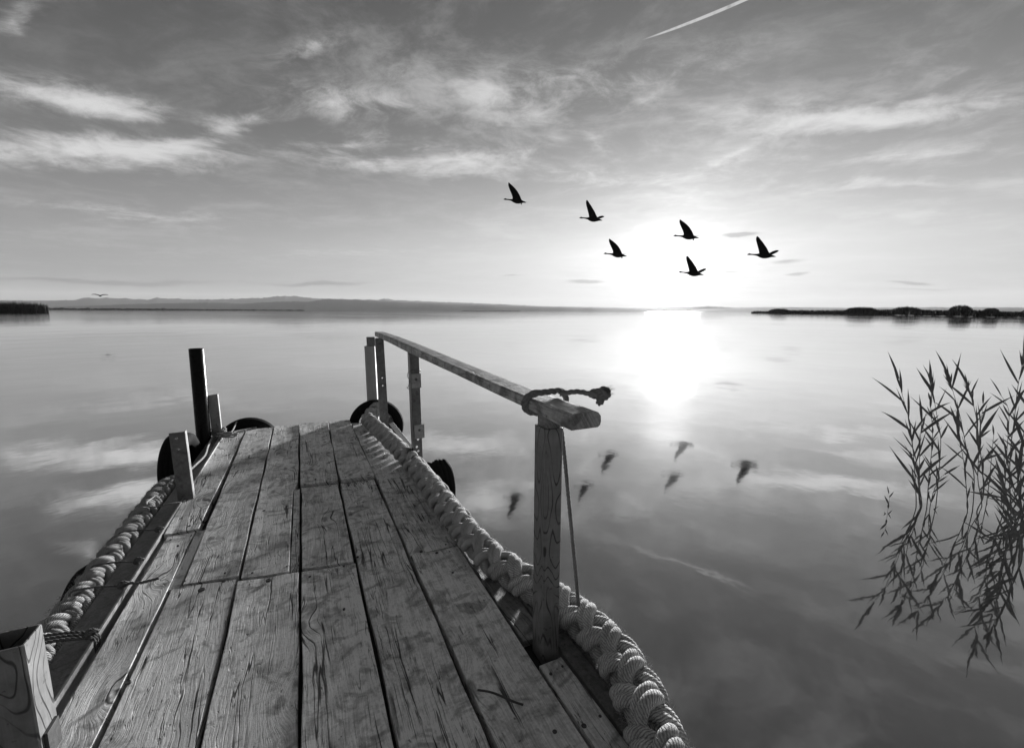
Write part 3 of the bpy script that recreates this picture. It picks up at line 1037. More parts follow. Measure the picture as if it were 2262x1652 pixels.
def hollow_post(w, d_, h, wall):
    b = MB()
    rings_ = []
    e = 0.004

    def loop(x, y, z, e_):
        i = len(b.v)
        b.v += [(-x + e_, -y, z), (x - e_, -y, z), (x, -y + e_, z), (x, y - e_, z), (x - e_, y, z), (-x + e_, y, z), (-x, y - e_, z), (-x, -y + e_, z)]
        return [i + k for k in range(8)]
    nz = 12
    ol = [loop(w / 2, d_ / 2, h * k / nz, e) for k in range(nz + 1)]
    ot = loop(w / 2 - 0.0015, d_ / 2 - 0.0015, h + 0.0015, e)
    it = loop(w / 2 - wall, d_ / 2 - wall, h + 0.0015, e * 0.6)
    ib = loop(w / 2 - wall, d_ / 2 - wall, h - 0.18, e * 0.6)
    seq = ol + [ot, it, ib]
    for a, c in zip(seq, seq[1:]):
        for k in range(8):
            j = (k + 1) % 8
            b.face([a[k], a[j], c[j], c[k]])
    b.face(ib)
    b.face(ol[0][::-1])
    return b


pn = hollow_post(PX1 - PX0, PY1 - PY0, 0.86, 0.006).build('post', 'post', rail_root, Vector(((PX0 + PX1) / 2, (PY0 + PY1) / 2, -0.045)) - RO)
pn['label'] = 'grained square near post of the handrail'
b = MB().box(-0.026, 0.024, -0.034, 0.030, 0.70, 0.911)
b.build('core', 'wood_dark', pn)


def bolt(parent, loc, r=0.009, material='bolt', axis='-Y'):
    b = MB()
    n = 10
    for rr, yy in ((r * 1.35, 0.0), (r * 1.35, -0.002), (r, -0.0025), (r * 0.9, -0.006), (r * 0.5, -0.008)):
        for k in range(n):
            b.v.append((rr * math.cos(2 * PI * k / n), yy, rr * math.sin(2 * PI * k / n)))
    for i in range(4):
        for k in range(n):
            b.face([i * n + k, i * n + (k + 1) % n, (i + 1) * n + (k + 1) % n, (i + 1) * n + k], None, True)
    b.face([4 * n + k for k in range(n)])
    return b.build('bolt', material, parent, loc)


# far post: flat steel plate with a return flange and see-through bolt holes
pf = MB()
pf.plate(-0.040, 0.040, 0.0, 0.96, -0.004, 0.004, [(0.003, 0.555), (0.004, 0.475), (0.008, 0.185), (0.008, 0.10)], 0.008)
pf.box(-0.0405, -0.0345, 0.0042, 0.05, 0.0, 0.95)
o = pf.build('post', 'steel', rail_root, Vector((0.700, 4.5, -0.03)) - RO, (0, R(-1.2), 0))
o['label'] = 'perforated steel far post of the handrail'
# middle post: battered channel with two square brackets and a wire tie
pm = MB()
pm.plate(-0.036, 0.036, 0.0, 0.93, -0.003, 0.003, [(0.004, 0.14), (-0.006, 0.175), (0.006, 0.235)], 0.010)
pm.box(-0.0385, -0.0325, 0.0032, 0.05, 0.0, 0.92)
pm.box(-0.040, -0.0335, -0.028, -0.0032, 0.03, 0.90)
pmo = pm.build('post', 'steel', rail_root, Vector((0.756, 3.29, -0.03)) - RO, (0, R(-0.6), 0))
pmo['label'] = 'battered steel middle post of the handrail with two brackets'
for zc, xo in ((0.70, 0.0), (0.30, 0.012)):
    MB().plate(-0.036, 0.042, -0.055, 0.055, -0.012, -0.0045, [(0.004, 0.012)], 0.012).build('bracket', 'steel_light', pmo, (xo, -0.006, zc))
wire = spline([(-0.05, -0.03, 0.775), (-0.02, -0.045, 0.79), (0.03, -0.03, 0.785), (0.052, 0.02, 0.77), (0.03, 0.06, 0.765), (-0.03, 0.06, 0.76), (-0.055, 0.01, 0.745),
               (-0.058, -0.03, 0.73), (-0.05, -0.035, 0.72), (-0.045, 0.0, 0.69), (-0.06, -0.02, 0.655), (-0.072, -0.03, 0.66), (-0.05, -0.03, 0.64)], 0.006)
MB().tube(wire, 0.0022, 6).build('wire', 'nail', pmo)

# ================================================================== posts and poles
GP = 'square and angle posts along the left of the jetty'
s0 = 0.1
root = tag(empty('hollow_post', (-0.742, 1.49, 0.0)), 'open-topped square grained post in the lower left corner', 'post', GP)
hp = hollow_post(0.092, 0.092, 0.345 + 0.1, 0.005)
hp.build('tube', 'post_light', root, (0, 0, -0.1))
MB().box(-0.004, 0.004, -0.03, 0.03, -0.05, 0.05).build('clamp', 'nail', root, (0.051, 0.0, 0.02))


def angle_post(name, loc, w, h, label, lean, mt, bolts, cut=0.0):
    root = tag(empty(name, loc), label, 'post', GP)
    b = MB()
    b.box(-w / 2, w / 2, -0.004, 0.004, -0.10, h)
    o = b.build('front_plate', mt, root, None, (0, lean, 0))
    if cut:
        for vtx in o.data.vertices:
            if vtx.co.z > 0 and vtx.co.x > 0:
                vtx.co.z += cut
    MB().box(w / 2 - 0.006, w / 2, 0.0045, 0.045, -0.10, h).build('side_flange', 'steel_light', root, None, (0, lean, 0))  # pale steel here puts the sunlit look of this side into the colour
    for bx_, bz in bolts:
        bolt(o, (bx_, -0.004, bz), 0.007)
    return root


angle_post('angle_post', (-0.744, 3.28, 0.0), 0.082, 0.443, 'short steel angle post with two bolts, nearest the rope on the left edge', R(-1.0), 'steel', [(-0.006, 0.405), (-0.002, 0.335)])
angle_post('angle_post', (-0.796, 4.80, 0.0), 0.078, 0.415, 'steel angle post beside the black pole with pale cord round its foot', R(-0.8), 'steel_light', [(0.012, 0.135), (0.014, 0.065)], 0.008)


def pipe(b, p, q, r, n=28, wall=0.006):
    p, q = Vector(p), Vector(q)
    t = (q - p).normalized()
    a = t.orthogonal().normalized()
    c = t.cross(a)
    rings_ = []
    for pos, rr in ((p, r), (q - t * 0.004, r), (q, r - 0.002), (q, r - wall), (q - t * 0.25, r - wall)):
        i = len(b.v)
        for k in range(n):
            th = 2 * PI * k / n
            b.v.append(tuple(pos + a * (math.cos(th) * rr) + c * (math.sin(th) * rr)))
        rings_.append(i)
    for i, j in zip(rings_, rings_[1:]):
        for k in range(n):
            k2 = (k + 1) % n
            b.face([i + k, i + k2, j + k2, j + k], None, True)
    b.face([rings_[-1] + k for k in range(n)])
    return b


ptop = on_y(433.5, 770, 4.75)
pbot = on_y(453, 1000, 4.75)
dirp = (ptop - pbot).normalized()
p0 = pbot - dirp * 1.3
b = pipe(MB(), (0, 0, 0), ptop - p0, 0.058)
o = b.build('mooring_pole', 'black_pipe', loc=p0)
tag(o, 'leaning glossy black pipe pole at the far left corner of the jetty', 'pole')
ptop = on_y(819.5, 764, 5.10)
root = tag(empty('mooring_pole', (ptop.x, 5.10, WATER - 0.9)), 'pale round pole with a darker core behind the far right corner', 'pole')
b = pipe(MB(), (0, 0, 0), (-0.012, 0, ptop.z - WATER + 0.9), 0.060)
b.build('sleeve', 'pale_pipe', root)
b = MB().box(-0.043, 0.040, -0.03, 0.03, ptop.z - WATER + 0.7, ptop.z - WATER + 0.9 + 0.10)
b.box(-0.044, -0.036, -0.034, -0.0305, ptop.z - WATER + 0.7, ptop.z - WATER + 0.9 + 0.098)
b.build('core', 'wood_dark', root)


# ================================================================== tyres
def tyre_profile(ro=0.29, ri=0.175, w=0.15):
    h = w / 2
    return [(ri, -h * 0.62), (ri + 0.012, -h * 0.78), (ri + 0.05, -h * 0.98), (ro - 0.035, -h), (ro - 0.012, -h * 0.86), (ro - 0.002, -h * 0.6),
            (ro, -h * 0.45), (ro - 0.003, -h * 0.42), (ro - 0.003, -h * 0.34), (ro + 0.002, -h * 0.31), (ro + 0.003, -h * 0.05), (ro - 0.001, -h * 0.03), (ro - 0.001, h * 0.05),
            (ro + 0.003, h * 0.07), (ro + 0.002, h * 0.31), (ro - 0.003, h * 0.34), (ro - 0.003, h * 0.42), (ro, h * 0.45), (ro - 0.002, h * 0.6), (ro - 0.012, h * 0.86), (ro - 0.035, h),
            (ri + 0.05, h * 0.98), (ri + 0.012, h * 0.78), (ri, h * 0.62), (ri + 0.018, h * 0.55), (ro - 0.04, h * 0.82), (ro - 0.022, h * 0.4), (ro - 0.022, -h * 0.4), (ro - 0.04, -h * 0.82), (ri + 0.018, -h * 0.55)]


def tyre(loc, rot, label, ro=0.29, ri=0.175, w=0.15, a0=0.0, a1=2 * PI, ragged=False, hang=None):
    b = MB().lathe([(r_, y_ if r_ < ro - 0.01 else y_) for r_, y_ in tyre_profile(ro, ri, w)], 56, a0, a1)
    if ragged:
        m = 30
        for i in range(57):
            edge = max(0.0, 1 - i / 5.0) + max(0.0, 1 - (56 - i) / 5.0)
            for k in range(m):
                x, y, z = b.v[i * m + k]
                if edge > 0:
                    j = 0.035 * edge * mnoise.noise((k * 0.9, i * 0.2, 4))
                    a = math.atan2(z, x) + j * 3
                    r_ = math.hypot(x, z) - 0.02 * edge
                    b.v[i * m + k] = (r_ * math.cos(a), y, r_ * math.sin(a))
    root = tag(empty('tyre', loc), label, 'tyre', 'old tyres hung round the jetty as fenders')
    root.rotation_euler = rot
    b.build('casing', 'rubber', root)
    if hang:
        MB().tube(spline(hang, 0.02), 0.006, 6).build('hanger', 'lash', root)
    return root


tyre((0.685, 4.985, -0.088), (0, 0, R(-12)), 'black tyre upright at the far right corner in front of the pale pole', 0.295, 0.195, 0.13)
tyre((-0.585, 5.16, -0.20), (0, 0, R(4)), 'black tyre whose arched top shows behind the far left planks', 0.29, 0.18, 0.14)
tyre((-0.985, 4.33, -0.115), (0, 0, R(86)), 'tall black tyre hung on the left side behind the short steel post', 0.30, 0.185, 0.17)
tyre((-0.985, 2.62, -0.30), (0, R(5), R(88)), 'half-hidden black tyre low on the left under the plaited rope', 0.27, 0.165, 0.15)
tyre((0.925, 3.50, -0.25), (0, 0, R(-83)), 'torn black tyre hung outside the right beam beside the middle post', 0.28, 0.17, 0.2, R(-190), R(62), True)


# ================================================================== ropes
def braid(name, path, parent, R0, rs, L, material, seed=0, rs_var=0.05):
    """eight-strand plaited rope: four pairs, two turning each way, over and under"""
    fr = frames(path)
    eps = 0.40
    acc = [0.0]
    for a, c in zip(path, path[1:]):
        acc.append(acc[-1] + (c - a).length)
    for k, (sgn, ph) in enumerate([(1, 0 - eps), (1, eps), (1, PI - eps), (1, PI + eps), (-1, 0 - eps), (-1, eps), (-1, PI - eps), (-1, PI + eps)]):
        pts, rad = [], []
        for i, p in enumerate(path):
            s = acc[i]
            t, a, c = fr[i]
            phi = sgn * 2 * PI * s / L + ph
            w = 1 + 0.24 * mnoise.noise((s * 5 + seed, k * 3.1, 0))
            r = (R0 + sgn * 0.85 * rs * math.cos(2 * phi)) * w
            pts.append(p + a * (math.cos(phi) * r) + c * (math.sin(phi) * r))
            rad.append(rs * (1 + rs_var * mnoise.noise((s * 9 + seed, k * 7.7, 3))))
        MB().tube(pts, rad, 9).build('strand', material, parent)


def fuzz_mesh(path, R0, count, length, seed):
    rr = random.Random(seed)
    fr = frames(path)
    b = MB()
    for _ in range(count):
        i = rr.randrange(len(path))
        t, a, c = fr[i]
        th = rr.uniform(0, 2 * PI)
        n_ = a * math.cos(th) + c * math.sin(th)
        p = path[i] + n_ * R0
        dirv = (n_ + t * rr.uniform(-1, 1) + (a * rr.uniform(-1, 1) + c * rr.uniform(-1, 1)) * 0.6).normalized()
        side = dirv.cross(t if abs(dirv.dot(t)) < 0.9 else a).normalized() * 0.0006
        l = length * rr.uniform(0.3, 1.0)
        q = p + dirv * l * 0.5
        e = q + (dirv + t * rr.uniform(-0.9, 0.9) + n_ * rr.uniform(-0.7, 0.3)).normalized() * l * 0.5
        j = len(b.v)
        b.v += [tuple(p - side), tuple(p + side), tuple(q + side * 0.8), tuple(q - side * 0.8), tuple(e)]
        b.face([j, j + 1, j + 2, j + 3])
        b.face([j + 3, j + 2, j + 4])
    return b


def twist(path, Rr, material, name, parent=None, strands=3, pitch=None, n=6):
    """laid cord of three strands in one mesh"""
    pitch = pitch or Rr * 7
    fr = frames(path)
    b = MB()
    acc = 0.0
    accs = [0.0]
    for a, c in zip(path, path[1:]):
        acc += (c - a).length
        accs.append(acc)
    for k in range(strands):
        pts = []
        for i, p in enumerate(path):
            t, a, c = fr[i]
            ph = 2 * PI * (accs[i] / pitch + k / strands)
            pts.append(p + (a * math.cos(ph) + c * math.sin(ph)) * Rr * 0.5)
        b.tube(pts, Rr * 0.56, n)
    return b.build(name, material, parent)


GR = 'heavy plaited ropes along the jetty edges'
pr = [(0.56, -0.1, 0.055), (0.63, 0.25, 0.055), (0.715, 0.52, 0.058), (0.778, 0.72, 0.055), (0.880, 0.99, 0.046), (0.882, 1.22, 0.040), (0.852, 1.38, 0.03), (0.790, 1.54, 0.045), (0.735, 1.74, 0.046),
      (0.708, 2.0, 0.046), (0.702, 2.35, 0.046), (0.700, 2.75, 0.046), (0.682, 3.2, 0.050), (0.650, 3.6, 0.056), (0.612, 4.05, 0.056), (0.565, 4.5, 0.056), (0.575, 4.74, 0.056), (0.68, 4.93, 0.10), (0.80, 4.99, 0.05), (0.86, 5.03, -0.12)]
path = spline([Vector(p) + Vector((0, 0, 0.012)) for p in pr], 0.0075)
root = tag(empty('plaited_rope', (0.70, 1.9, 0.0)), 'thick pale plaited rope snaking along the right edge of the jetty', 'rope', GR)
pp = shift(path, (0.70, 1.9, 0.0))
braid('r', pp, root, 0.045, 0.0192, 0.27, 'rope', 1, 0.16)
fz = fuzz_mesh(pp[:300], 0.070, 6000, 0.022, 5)
fz2 = fuzz_mesh(pp[300:], 0.064, 4500, 0.014, 6)
o = fz.build('loose_fibre', 'rope', root)
o['kind'] = 'stuff'
o = fz2.build('loose_fibre', 'rope', root)
o['kind'] = 'stuff'
pl = [(-0.95, 0.6, 0.01), (-0.945, 1.2, 0.0), (-0.925, 1.6, -0.012), (-0.925, 1.95, -0.018), (-0.928, 2.3, -0.02), (-0.93, 2.7, -0.02), (-0.935, 3.05, -0.02), (-0.94, 3.35, -0.02), (-0.95, 3.65, -0.04), (-0.93, 3.95, -0.10), (-0.92, 4.2, -0.2)]
path = spline(pl, 0.0075)
root = tag(empty('plaited_rope', (-0.92, 2.2, 0.0)), 'frayed plaited rope hung outside the left beam of the jetty', 'rope', GR)
pp = shift(path, (-0.92, 2.2, 0.0))
braid('l', pp, root, 0.036, 0.0160, 0.23, 'rope_old', 8, 0.2)
o = fuzz_mesh(pp, 0.060, 5000, 0.018, 9).build('loose_fibre', 'rope_old', root)
o['kind'] = 'stuff'
# coil of the same kind of rope at the left edge of the picture
root = tag(empty('plaited_rope', (-1.02, 1.44, -0.05)), 'pale end of plaited rope left of the square corner post', 'rope', GR)
pp = spline([(-0.10, -0.75, -0.05), (-0.06, -0.3, -0.02), (0.0, 0.0, 0.0), (-0.02, 0.10, -0.03), (-0.06, 0.16, -0.16)], 0.0075)
braid('c', pp, root, 0.036, 0.016, 0.25, 'rope', 3)

# lashings of the left rope to the beam
def lashing(y, label, fat, tail):
    c = Vector((-0.85, y, 0.0))
    root = tag(empty('lashing', c), label, 'rope tie', 'dark ties round the left rope and beam')
    for k in range(fat):
        yy = (k - (fat - 1) / 2) * 0.016
        pts = [(0.085, yy * 0.6, 0.02), (0.05, yy, 0.035), (-0.01, yy * 1.2 + 0.004, 0.045), (-0.07, yy * 1.5 - 0.006, 0.052), (-0.137, yy - 0.008, 0.025), (-0.152, yy - 0.01, -0.035), (-0.09, yy - 0.01, -0.10), (0.0, yy, -0.13), (0.08, yy, -0.06), (0.098, yy, 0.0), (0.085, yy * 0.6, 0.02)]
        if fat == 1:
            pts = pts[:4] + [(-0.085, yy, 0.03)]
        twist(spline(pts, 0.008), 0.0066 if fat > 1 else 0.0045, 'lash', 'turn', root)
    if tail:
        pts = [(0.085, 0, 0.022), (0.11, 0.004, 0.03), (0.14, 0.01, 0.018), (0.14 + tail, 0.03, 0.012)]
        twist(spline(pts, 0.008), 0.0065, 'lash', 'tail', root)
    kn = [(0.07, -0.012, 0.03), (0.095, 0.0, 0.038), (0.10, 0.016, 0.025), (0.078, 0.014, 0.04), (0.07, -0.004, 0.028), (0.09, -0.014, 0.022)]
    twist(spline(kn, 0.006), 0.006, 'lash', 'knot', root)
    return root


lashing(1.955, 'thick dark lashing tied over the left beam nearest the corner post', 3, 0.0)
lashing(2.27, 'dark tie on the left beam with a stub lying on the plank', 1, 0.06)
lashing(2.47, 'thin dark tie round the left rope above the low tyre', 1, 0.0)
lashing(2.80, 'dark loop over the left beam at the joint of the outer planks', 1, 0.0)

# thin loose pale cord at the foot of the short post
root = tag(empty('loose_cord', (-0.80, 3.22, 0.02)), 'thin pale cord trailing at the foot of the short left post', 'cord')
MB().tube(spline([(0.05, -0.03, 0.0), (0.0, -0.06, 0.012), (-0.05, -0.05, 0.0), (-0.09, -0.08, 0.02), (-0.115, -0.03, 0.03), (-0.10, 0.06, 0.03)], 0.006), 0.004, 6).build('strand', 'cord_pale', root)

# cord round the second angle post, with a heap of coils and two lines to the far tyre
c = Vector((-0.796, 4.80, 0.0))
root = tag(empty('pale_cord', c), 'pale cord wound round the post beside the black pole', 'cord')
pts = []
for i in range(64):
    a = 2 * PI * i / 16
    pts.append(Vector((0.012 + 0.058 * math.cos(a), 0.02 + 0.046 * math.sin(a), 0.022 + 0.0022 * i * 0.5 + 0.006 * math.sin(a * 2.3))))
twist(spline(pts, 0.008), 0.0075, 'cord_pale', 'turn', root)
rr = random.Random(11)
for j in range(4):
    pts = []
    cxr, cyr = 0.10 + rr.uniform(-0.03, 0.03), -0.06 + rr.uniform(-0.04, 0.05)
    for i in range(12):
        a = 2 * PI * i / 7 + j
        pts.append(Vector((cxr + (0.035 + rr.uniform(-0.015, 0.02)) * math.cos(a) * 1.3, cyr + 0.04 * math.sin(a), 0.018 + 0.012 * j + rr.uniform(-0.004, 0.006))))
    twist(spline(pts, 0.008), 0.007, 'cord_pale', 'coil', root)
a1 = on_y(523, 931, 5.12) - c
a2 = on_y(566, 944, 5.06) - c
twist(spline([(0.09, -0.06, 0.03), (0.12, 0.06, 0.05), a1], 0.01), 0.007, 'cord_pale', 'line', root)
twist(spline([(0.10, -0.07, 0.03), (0.15, 0.08, 0.03), a2], 0.01), 0.007, 'cord_pale', 'line', root)
twist(spline([(-0.02, -0.02, 0.03), (-0.03, -0.12, 0.02), (-0.02, -0.35, 0.015), (0.0, -0.6, 0.012), (-0.02, -0.85, 0.015), (-0.04, -1.1, 0.02), (-0.015, -1.32, 0.03)], 0.01), 0.009, 'cord_pale', 'tail', root)

# cord on the handrail end: a turn round the rail, a knotted tail and a hanging fall
c = Vector((0.74, 1.27, 0.88))
root = tag(empty('knotted_cord', c), 'dark cord looped round the handrail end with a frayed knot', 'cord')
loop = [(-0.045, 0.035, -0.03), (-0.064, 0.03, 0.0), (-0.062, 0.02, 0.028), (-0.03, 0.012, 0.042), (0.03, 0.01, 0.044), (0.062, 0.02, 0.042), (0.088, 0.03, 0.030), (0.092, 0.02, 0.0), (0.075, 0.01, -0.03), (0.0, 0.03, -0.034), (-0.05, 0.04, -0.026), (-0.066, 0.044, 0.0), (-0.055, 0.035, 0.030), (-0.02, 0.026, 0.044)]
twist(spline(loop, 0.007), 0.0112, 'cord', 'loop', root)
kp = on_x(1322, 874, 0.90) - c
tail = [Vector((0.062, 0.015, 0.032)), Vector((0.080, -0.01, 0.040)), Vector((0.105, -0.04, 0.046)), kp + Vector((-0.03, 0.0, 0.008)), kp]
twist(spline(tail, 0.007), 0.0095, 'cord', 'tail', root)
kn = []
for i in range(30):
    a = 2 * PI * i / 29 * 2
    rr_ = 0.016 + 0.009 * math.cos(1.5 * a)
    kn.append(kp + Vector((0.010 + rr_ * math.cos(a) * 1.3 + 0.010 * math.sin(a * 0.5), 0.012 * math.sin(1.5 * a), rr_ * math.sin(a) + 0.008 * math.cos(a * 0.5))))
twist(spline(kn, 0.005), 0.0098, 'cord', 'knot', root)
fb = MB()
rr = random.Random(5)
for i in range(70):
    st = kp + Vector((0.024, 0, 0.012)) + Vector((rr.uniform(-.006, .006), rr.uniform(-.006, .006), rr.uniform(-.008, .008)))
    dv = Vector((1, rr.uniform(-.6, .3), rr.uniform(-0.5, 0.7))).normalized()
    l = rr.uniform(0.012, 0.036)
    fb.tube([st, st + dv * l * 0.5, st + dv * l + Vector((0, 0, rr.uniform(-.008, .008)))], 0.0005, 3)
o = fb.build('frayed_end', 'cord', root)
o['kind'] = 'stuff'
hang0 = on_x(1243, 968, 0.785) - c
hang1 = on_x(1279, 1345, 0.862) - c
twist(spline([(0.07, 0.012, -0.03), (0.055, 0.0, -0.055), hang0, hang0.lerp(hang1, 0.4) + Vector((0.0, 0, 0.0)), hang1], 0.01), 0.0072, 'cord', 'fall', root)

# twig on the planks
b = MB()
a, e = on_z(1055, 1523, 0.012), on_z(1156, 1556, 0.012)
mid_ = (a + e) / 2
b.tube(spline([a - mid_, (a - mid_) * 0.3 + Vector((0.002, 0.004, 0.003)), (e - mid_) * 0.6, e - mid_], 0.01), 0.0035, 6)
tag(b.build('twig', 'nail', loc=mid_), 'small dark twig lying on the right planks near the camera', 'twig')


# ================================================================== reeds in the water on the right
def zr(x, y):
    return 1790.75 + x * 0.2909, 725.7 + y * 0.2909


def leaf_mesh(base_p, dirv, up, length, width, droop, mb_name, root):
    b = MB()
    n = 7
    side = dirv.cross(up)
    side = side.normalized() if side.length > 1e-5 else Vector((1, 0, 0))
    nn = side.cross(dirv).normalized()
    for i in range(n + 1):
        t = i / n
        p = base_p + dirv * (length * t) + Vector((0, 0, -1)) * (droop * length * t * t)
        w = width * (math.sin(PI * min(1, t * 0.82 + 0.12)) ** 0.9) * (1 - t ** 3) + 0.0004
        fold = 0.25 * w
        b.v += [tuple(p - side * w + nn * fold), tuple(p), tuple(p + side * w + nn * fold)]
    for i in range(n):
        for k in range(2):
            b.face([i * 3 + k, i * 3 + k + 1, (i + 1) * 3 + k + 1, (i + 1) * 3 + k], None, True)
    return b.build(mb_name, 'reed', root)


def reed(pts, label, dist_off=0.0, nleaf=8, llen=0.2, head=False, seed=0, r0=0.0042, lean_leaves=0.0, start=0.36):
    """pts: stem read off the photograph (zoomed coords) from the waterline upwards"""
    rr = random.Random(seed)
    u, v = zr(*pts[0])
    base_p = on_z(u, v, WATER)
    D = math.hypot(base_p.x, base_p.y)
    P3 = [base_p]
    for k, q in enumerate(pts[1:]):
        P3.append(at_dist(*zr(*q), D + (rr.uniform(-0.05, 0.05) * (k + 1) / len(pts))))
    root = tag(empty('reed', base_p), label, 'reed', 'reeds standing in the water on the right')
    P3 = [Vector((base_p.x, base_p.y, WATER - 0.25))] + P3
    loc = spline(shift(P3, base_p), 0.03)
    n = len(loc)
    rad = [r0 * (1 - 0.72 * i / (n - 1)) for i in range(n)]
    MB().tube(loc, rad, 6).build('stem', 'reed', root)
    view = Vector((base_p.x, base_p.y, 0)).normalized()
    right = Vector((view.y, -view.x, 0))
    sgn = rr.choice((-1, 1))
    for i in range(nleaf):
        t = start + (1 - start) * (i + rr.uniform(-0.2, 0.2)) / max(1, nleaf - 1)
        t = min(0.995, max(0.12, t))
        k = min(n - 2, int(t * (n - 1)))
        p = loc[k]
        tg = (loc[min(n - 1, k + 2)] - loc[max(0, k - 2)]).normalized()
        sgn = -sgn
        out_ = right * (sgn * rr.uniform(0.4, 0.85) + lean_leaves) + view * rr.uniform(-0.35, 0.35)
        last = t > 0.93
        dirv = (tg * (1.0 if not last else 1.8) + out_ * (0.75 if not last else 0.25)).normalized()
        l = llen * rr.uniform(0.6, 1.35)
        leaf_mesh(p, dirv, view + right * rr.uniform(-0.5, 0.5), l, 0.0080 * rr.uniform(0.6, 1.25) * (l / 0.2) ** 0.5, rr.uniform(-0.05, 0.22), 'leaf', root)
        # sheath hugging the stem
        if i % 2 == 0:
            leaf_mesh(loc[max(0, k - 3)], (tg + out_ * 0.12).normalized(), view, l * 0.7, 0.0062, 0.0, 'leaf', root)
    if head:
        p = loc[-1]
        tg = (loc[-1] - loc[-4]).normalized()
        for j in range(14):
            leaf_mesh(p - tg * rr.uniform(0.0, 0.16), (tg + right * rr.uniform(-0.28, 0.28) + view * rr.uniform(-0.2, 0.2)).normalized(), view, rr.uniform(0.06, 0.15), 0.0042, 0.05, 'plume', root)
    return root


reed([(800, 1360), (795, 1180), (788, 1050), (768, 830), (738, 650), (700, 520), (668, 372)], 'leftmost tall reed, its long leaves fanning out to the left', nleaf=9, llen=0.26, seed=1, lean_leaves=-0.35)
reed([(830, 1365), (826, 1100), (828, 960), (836, 800), (850, 690), (905, 640)], 'reed bent sharply to the right beside the leftmost tall reed', nleaf=8, llen=0.25, seed=2, lean_leaves=0.15)
reed([(880, 1372), (900, 1100), (922, 900), (925, 760), (912, 640), (905, 540)], 'slender feathery reed behind the bent one', nleaf=12, llen=0.12, head=False, seed=3)
reed([(950, 1350), (970, 1130), (985, 940), (985, 800), (955, 640), (922, 440), (912, 380)], 'reed topped by a narrow spike left of the tallest plume', nleaf=8, llen=0.24, head=True, seed=4)
reed([(845, 1350), (822, 1180), (800, 1000), (772, 900), (760, 760)], 'short leafy reed in the thick of the left clump', nleaf=9, llen=0.2, seed=14)
reed([(1190, 1395), (1172, 1100), (1150, 940), (1120, 820), (1110, 720)], 'thin reed with two leaves pointing left below the plumes', nleaf=6, llen=0.24, seed=5, lean_leaves=-0.5)
reed([(1228, 1390), (1240, 1110), (1190, 940), (1140, 690), (1105, 560), (1070, 440), (1040, 340)], 'kinked reed leaning left with a dark knotted top', nleaf=9, llen=0.24, seed=6, head=True)
reed([(1262, 1385), (1312, 1260), (1296, 1000), (1276, 830), (1258, 680), (1220, 520), (1188, 420)], 'tallest reed with the broad dark plume', nleaf=10, llen=0.26, seed=7, head=True, r0=0.005)
reed([(1335, 1330), (1362, 1100), (1380, 900), (1392, 790)], 'short bare reed between the broad plume and the right clump', nleaf=6, llen=0.11, seed=8)
reed([(1300, 1350), (1270, 1150), (1275, 980), (1298, 680), (1310, 560)], 'reed just right of the broad plume with a leaf arching right', nleaf=8, llen=0.2, seed=9, lean_leaves=0.35)
reed([(1462, 1390), (1480, 1100), (1492, 900), (1505, 720), (1500, 600), (1440, 500)], 'leafy reed at the left of the right-hand clump', nleaf=10, llen=0.22, seed=10)
reed([(1520, 1400), (1510, 1150), (1520, 900), (1545, 700), (1572, 450), (1605, 280), (1622, 190)], 'tall plumed reed by the right edge of the picture', nleaf=10, llen=0.26, seed=11, head=True, r0=0.005)
reed([(1590, 1420), (1575, 1150), (1600, 900), (1640, 700), (1660, 500)], 'reed half cut off by the right edge', nleaf=9, llen=0.24, seed=12, lean_leaves=-0.2)
reed([(583, 1405), (590, 1350), (600, 1300), (592, 1240)], 'tiny lone reed standing left of the clumps', nleaf=6, llen=0.07, seed=13, r0=0.002)
reed([(1560, 1480), (1530, 1360), (1480, 1290), (1400, 1280)], 'low broken reed folded over the water at the right', nleaf=9, llen=0.2, seed=15)
reed([(1630, 1500), (1600, 1380), (1560, 1300), (1540, 1180), (1500, 1060)], 'leaning leafy reed low in the right-hand clump', nleaf=8, llen=0.2, seed=16, start=0.15)
reed([(1500, 1470), (1470, 1400), (1450, 1330), (1460, 1200)], 'short bushy reed at the foot of the right-hand clump', nleaf=7, llen=0.17, seed=17, start=0.1)
reed([(1660, 1450), (1650, 1250), (1640, 1050), (1620, 880)], 'leafy reed standing just past the right edge', nleaf=10, llen=0.22, seed=18, lean_leaves=-0.3)
reed([(1480, 1720), (1500, 1560), (1530, 1420), (1500, 1300), (1460, 1200)], 'nearest reed, low and leafy, in front of the right-hand clump', nleaf=10, llen=0.2, seed=20)
reed([(1600, 1760), (1590, 1560), (1600, 1380), (1570, 1220), (1580, 1050)], 'leaning reed nearest the lower right corner', nleaf=11, llen=0.22, seed=22, lean_leaves=-0.2)
reed([(905, 1362), (935, 1230), (985, 1130), (1030, 1100)], 'broken stem slanting across the left clump', nleaf=5, llen=0.14, seed=19)


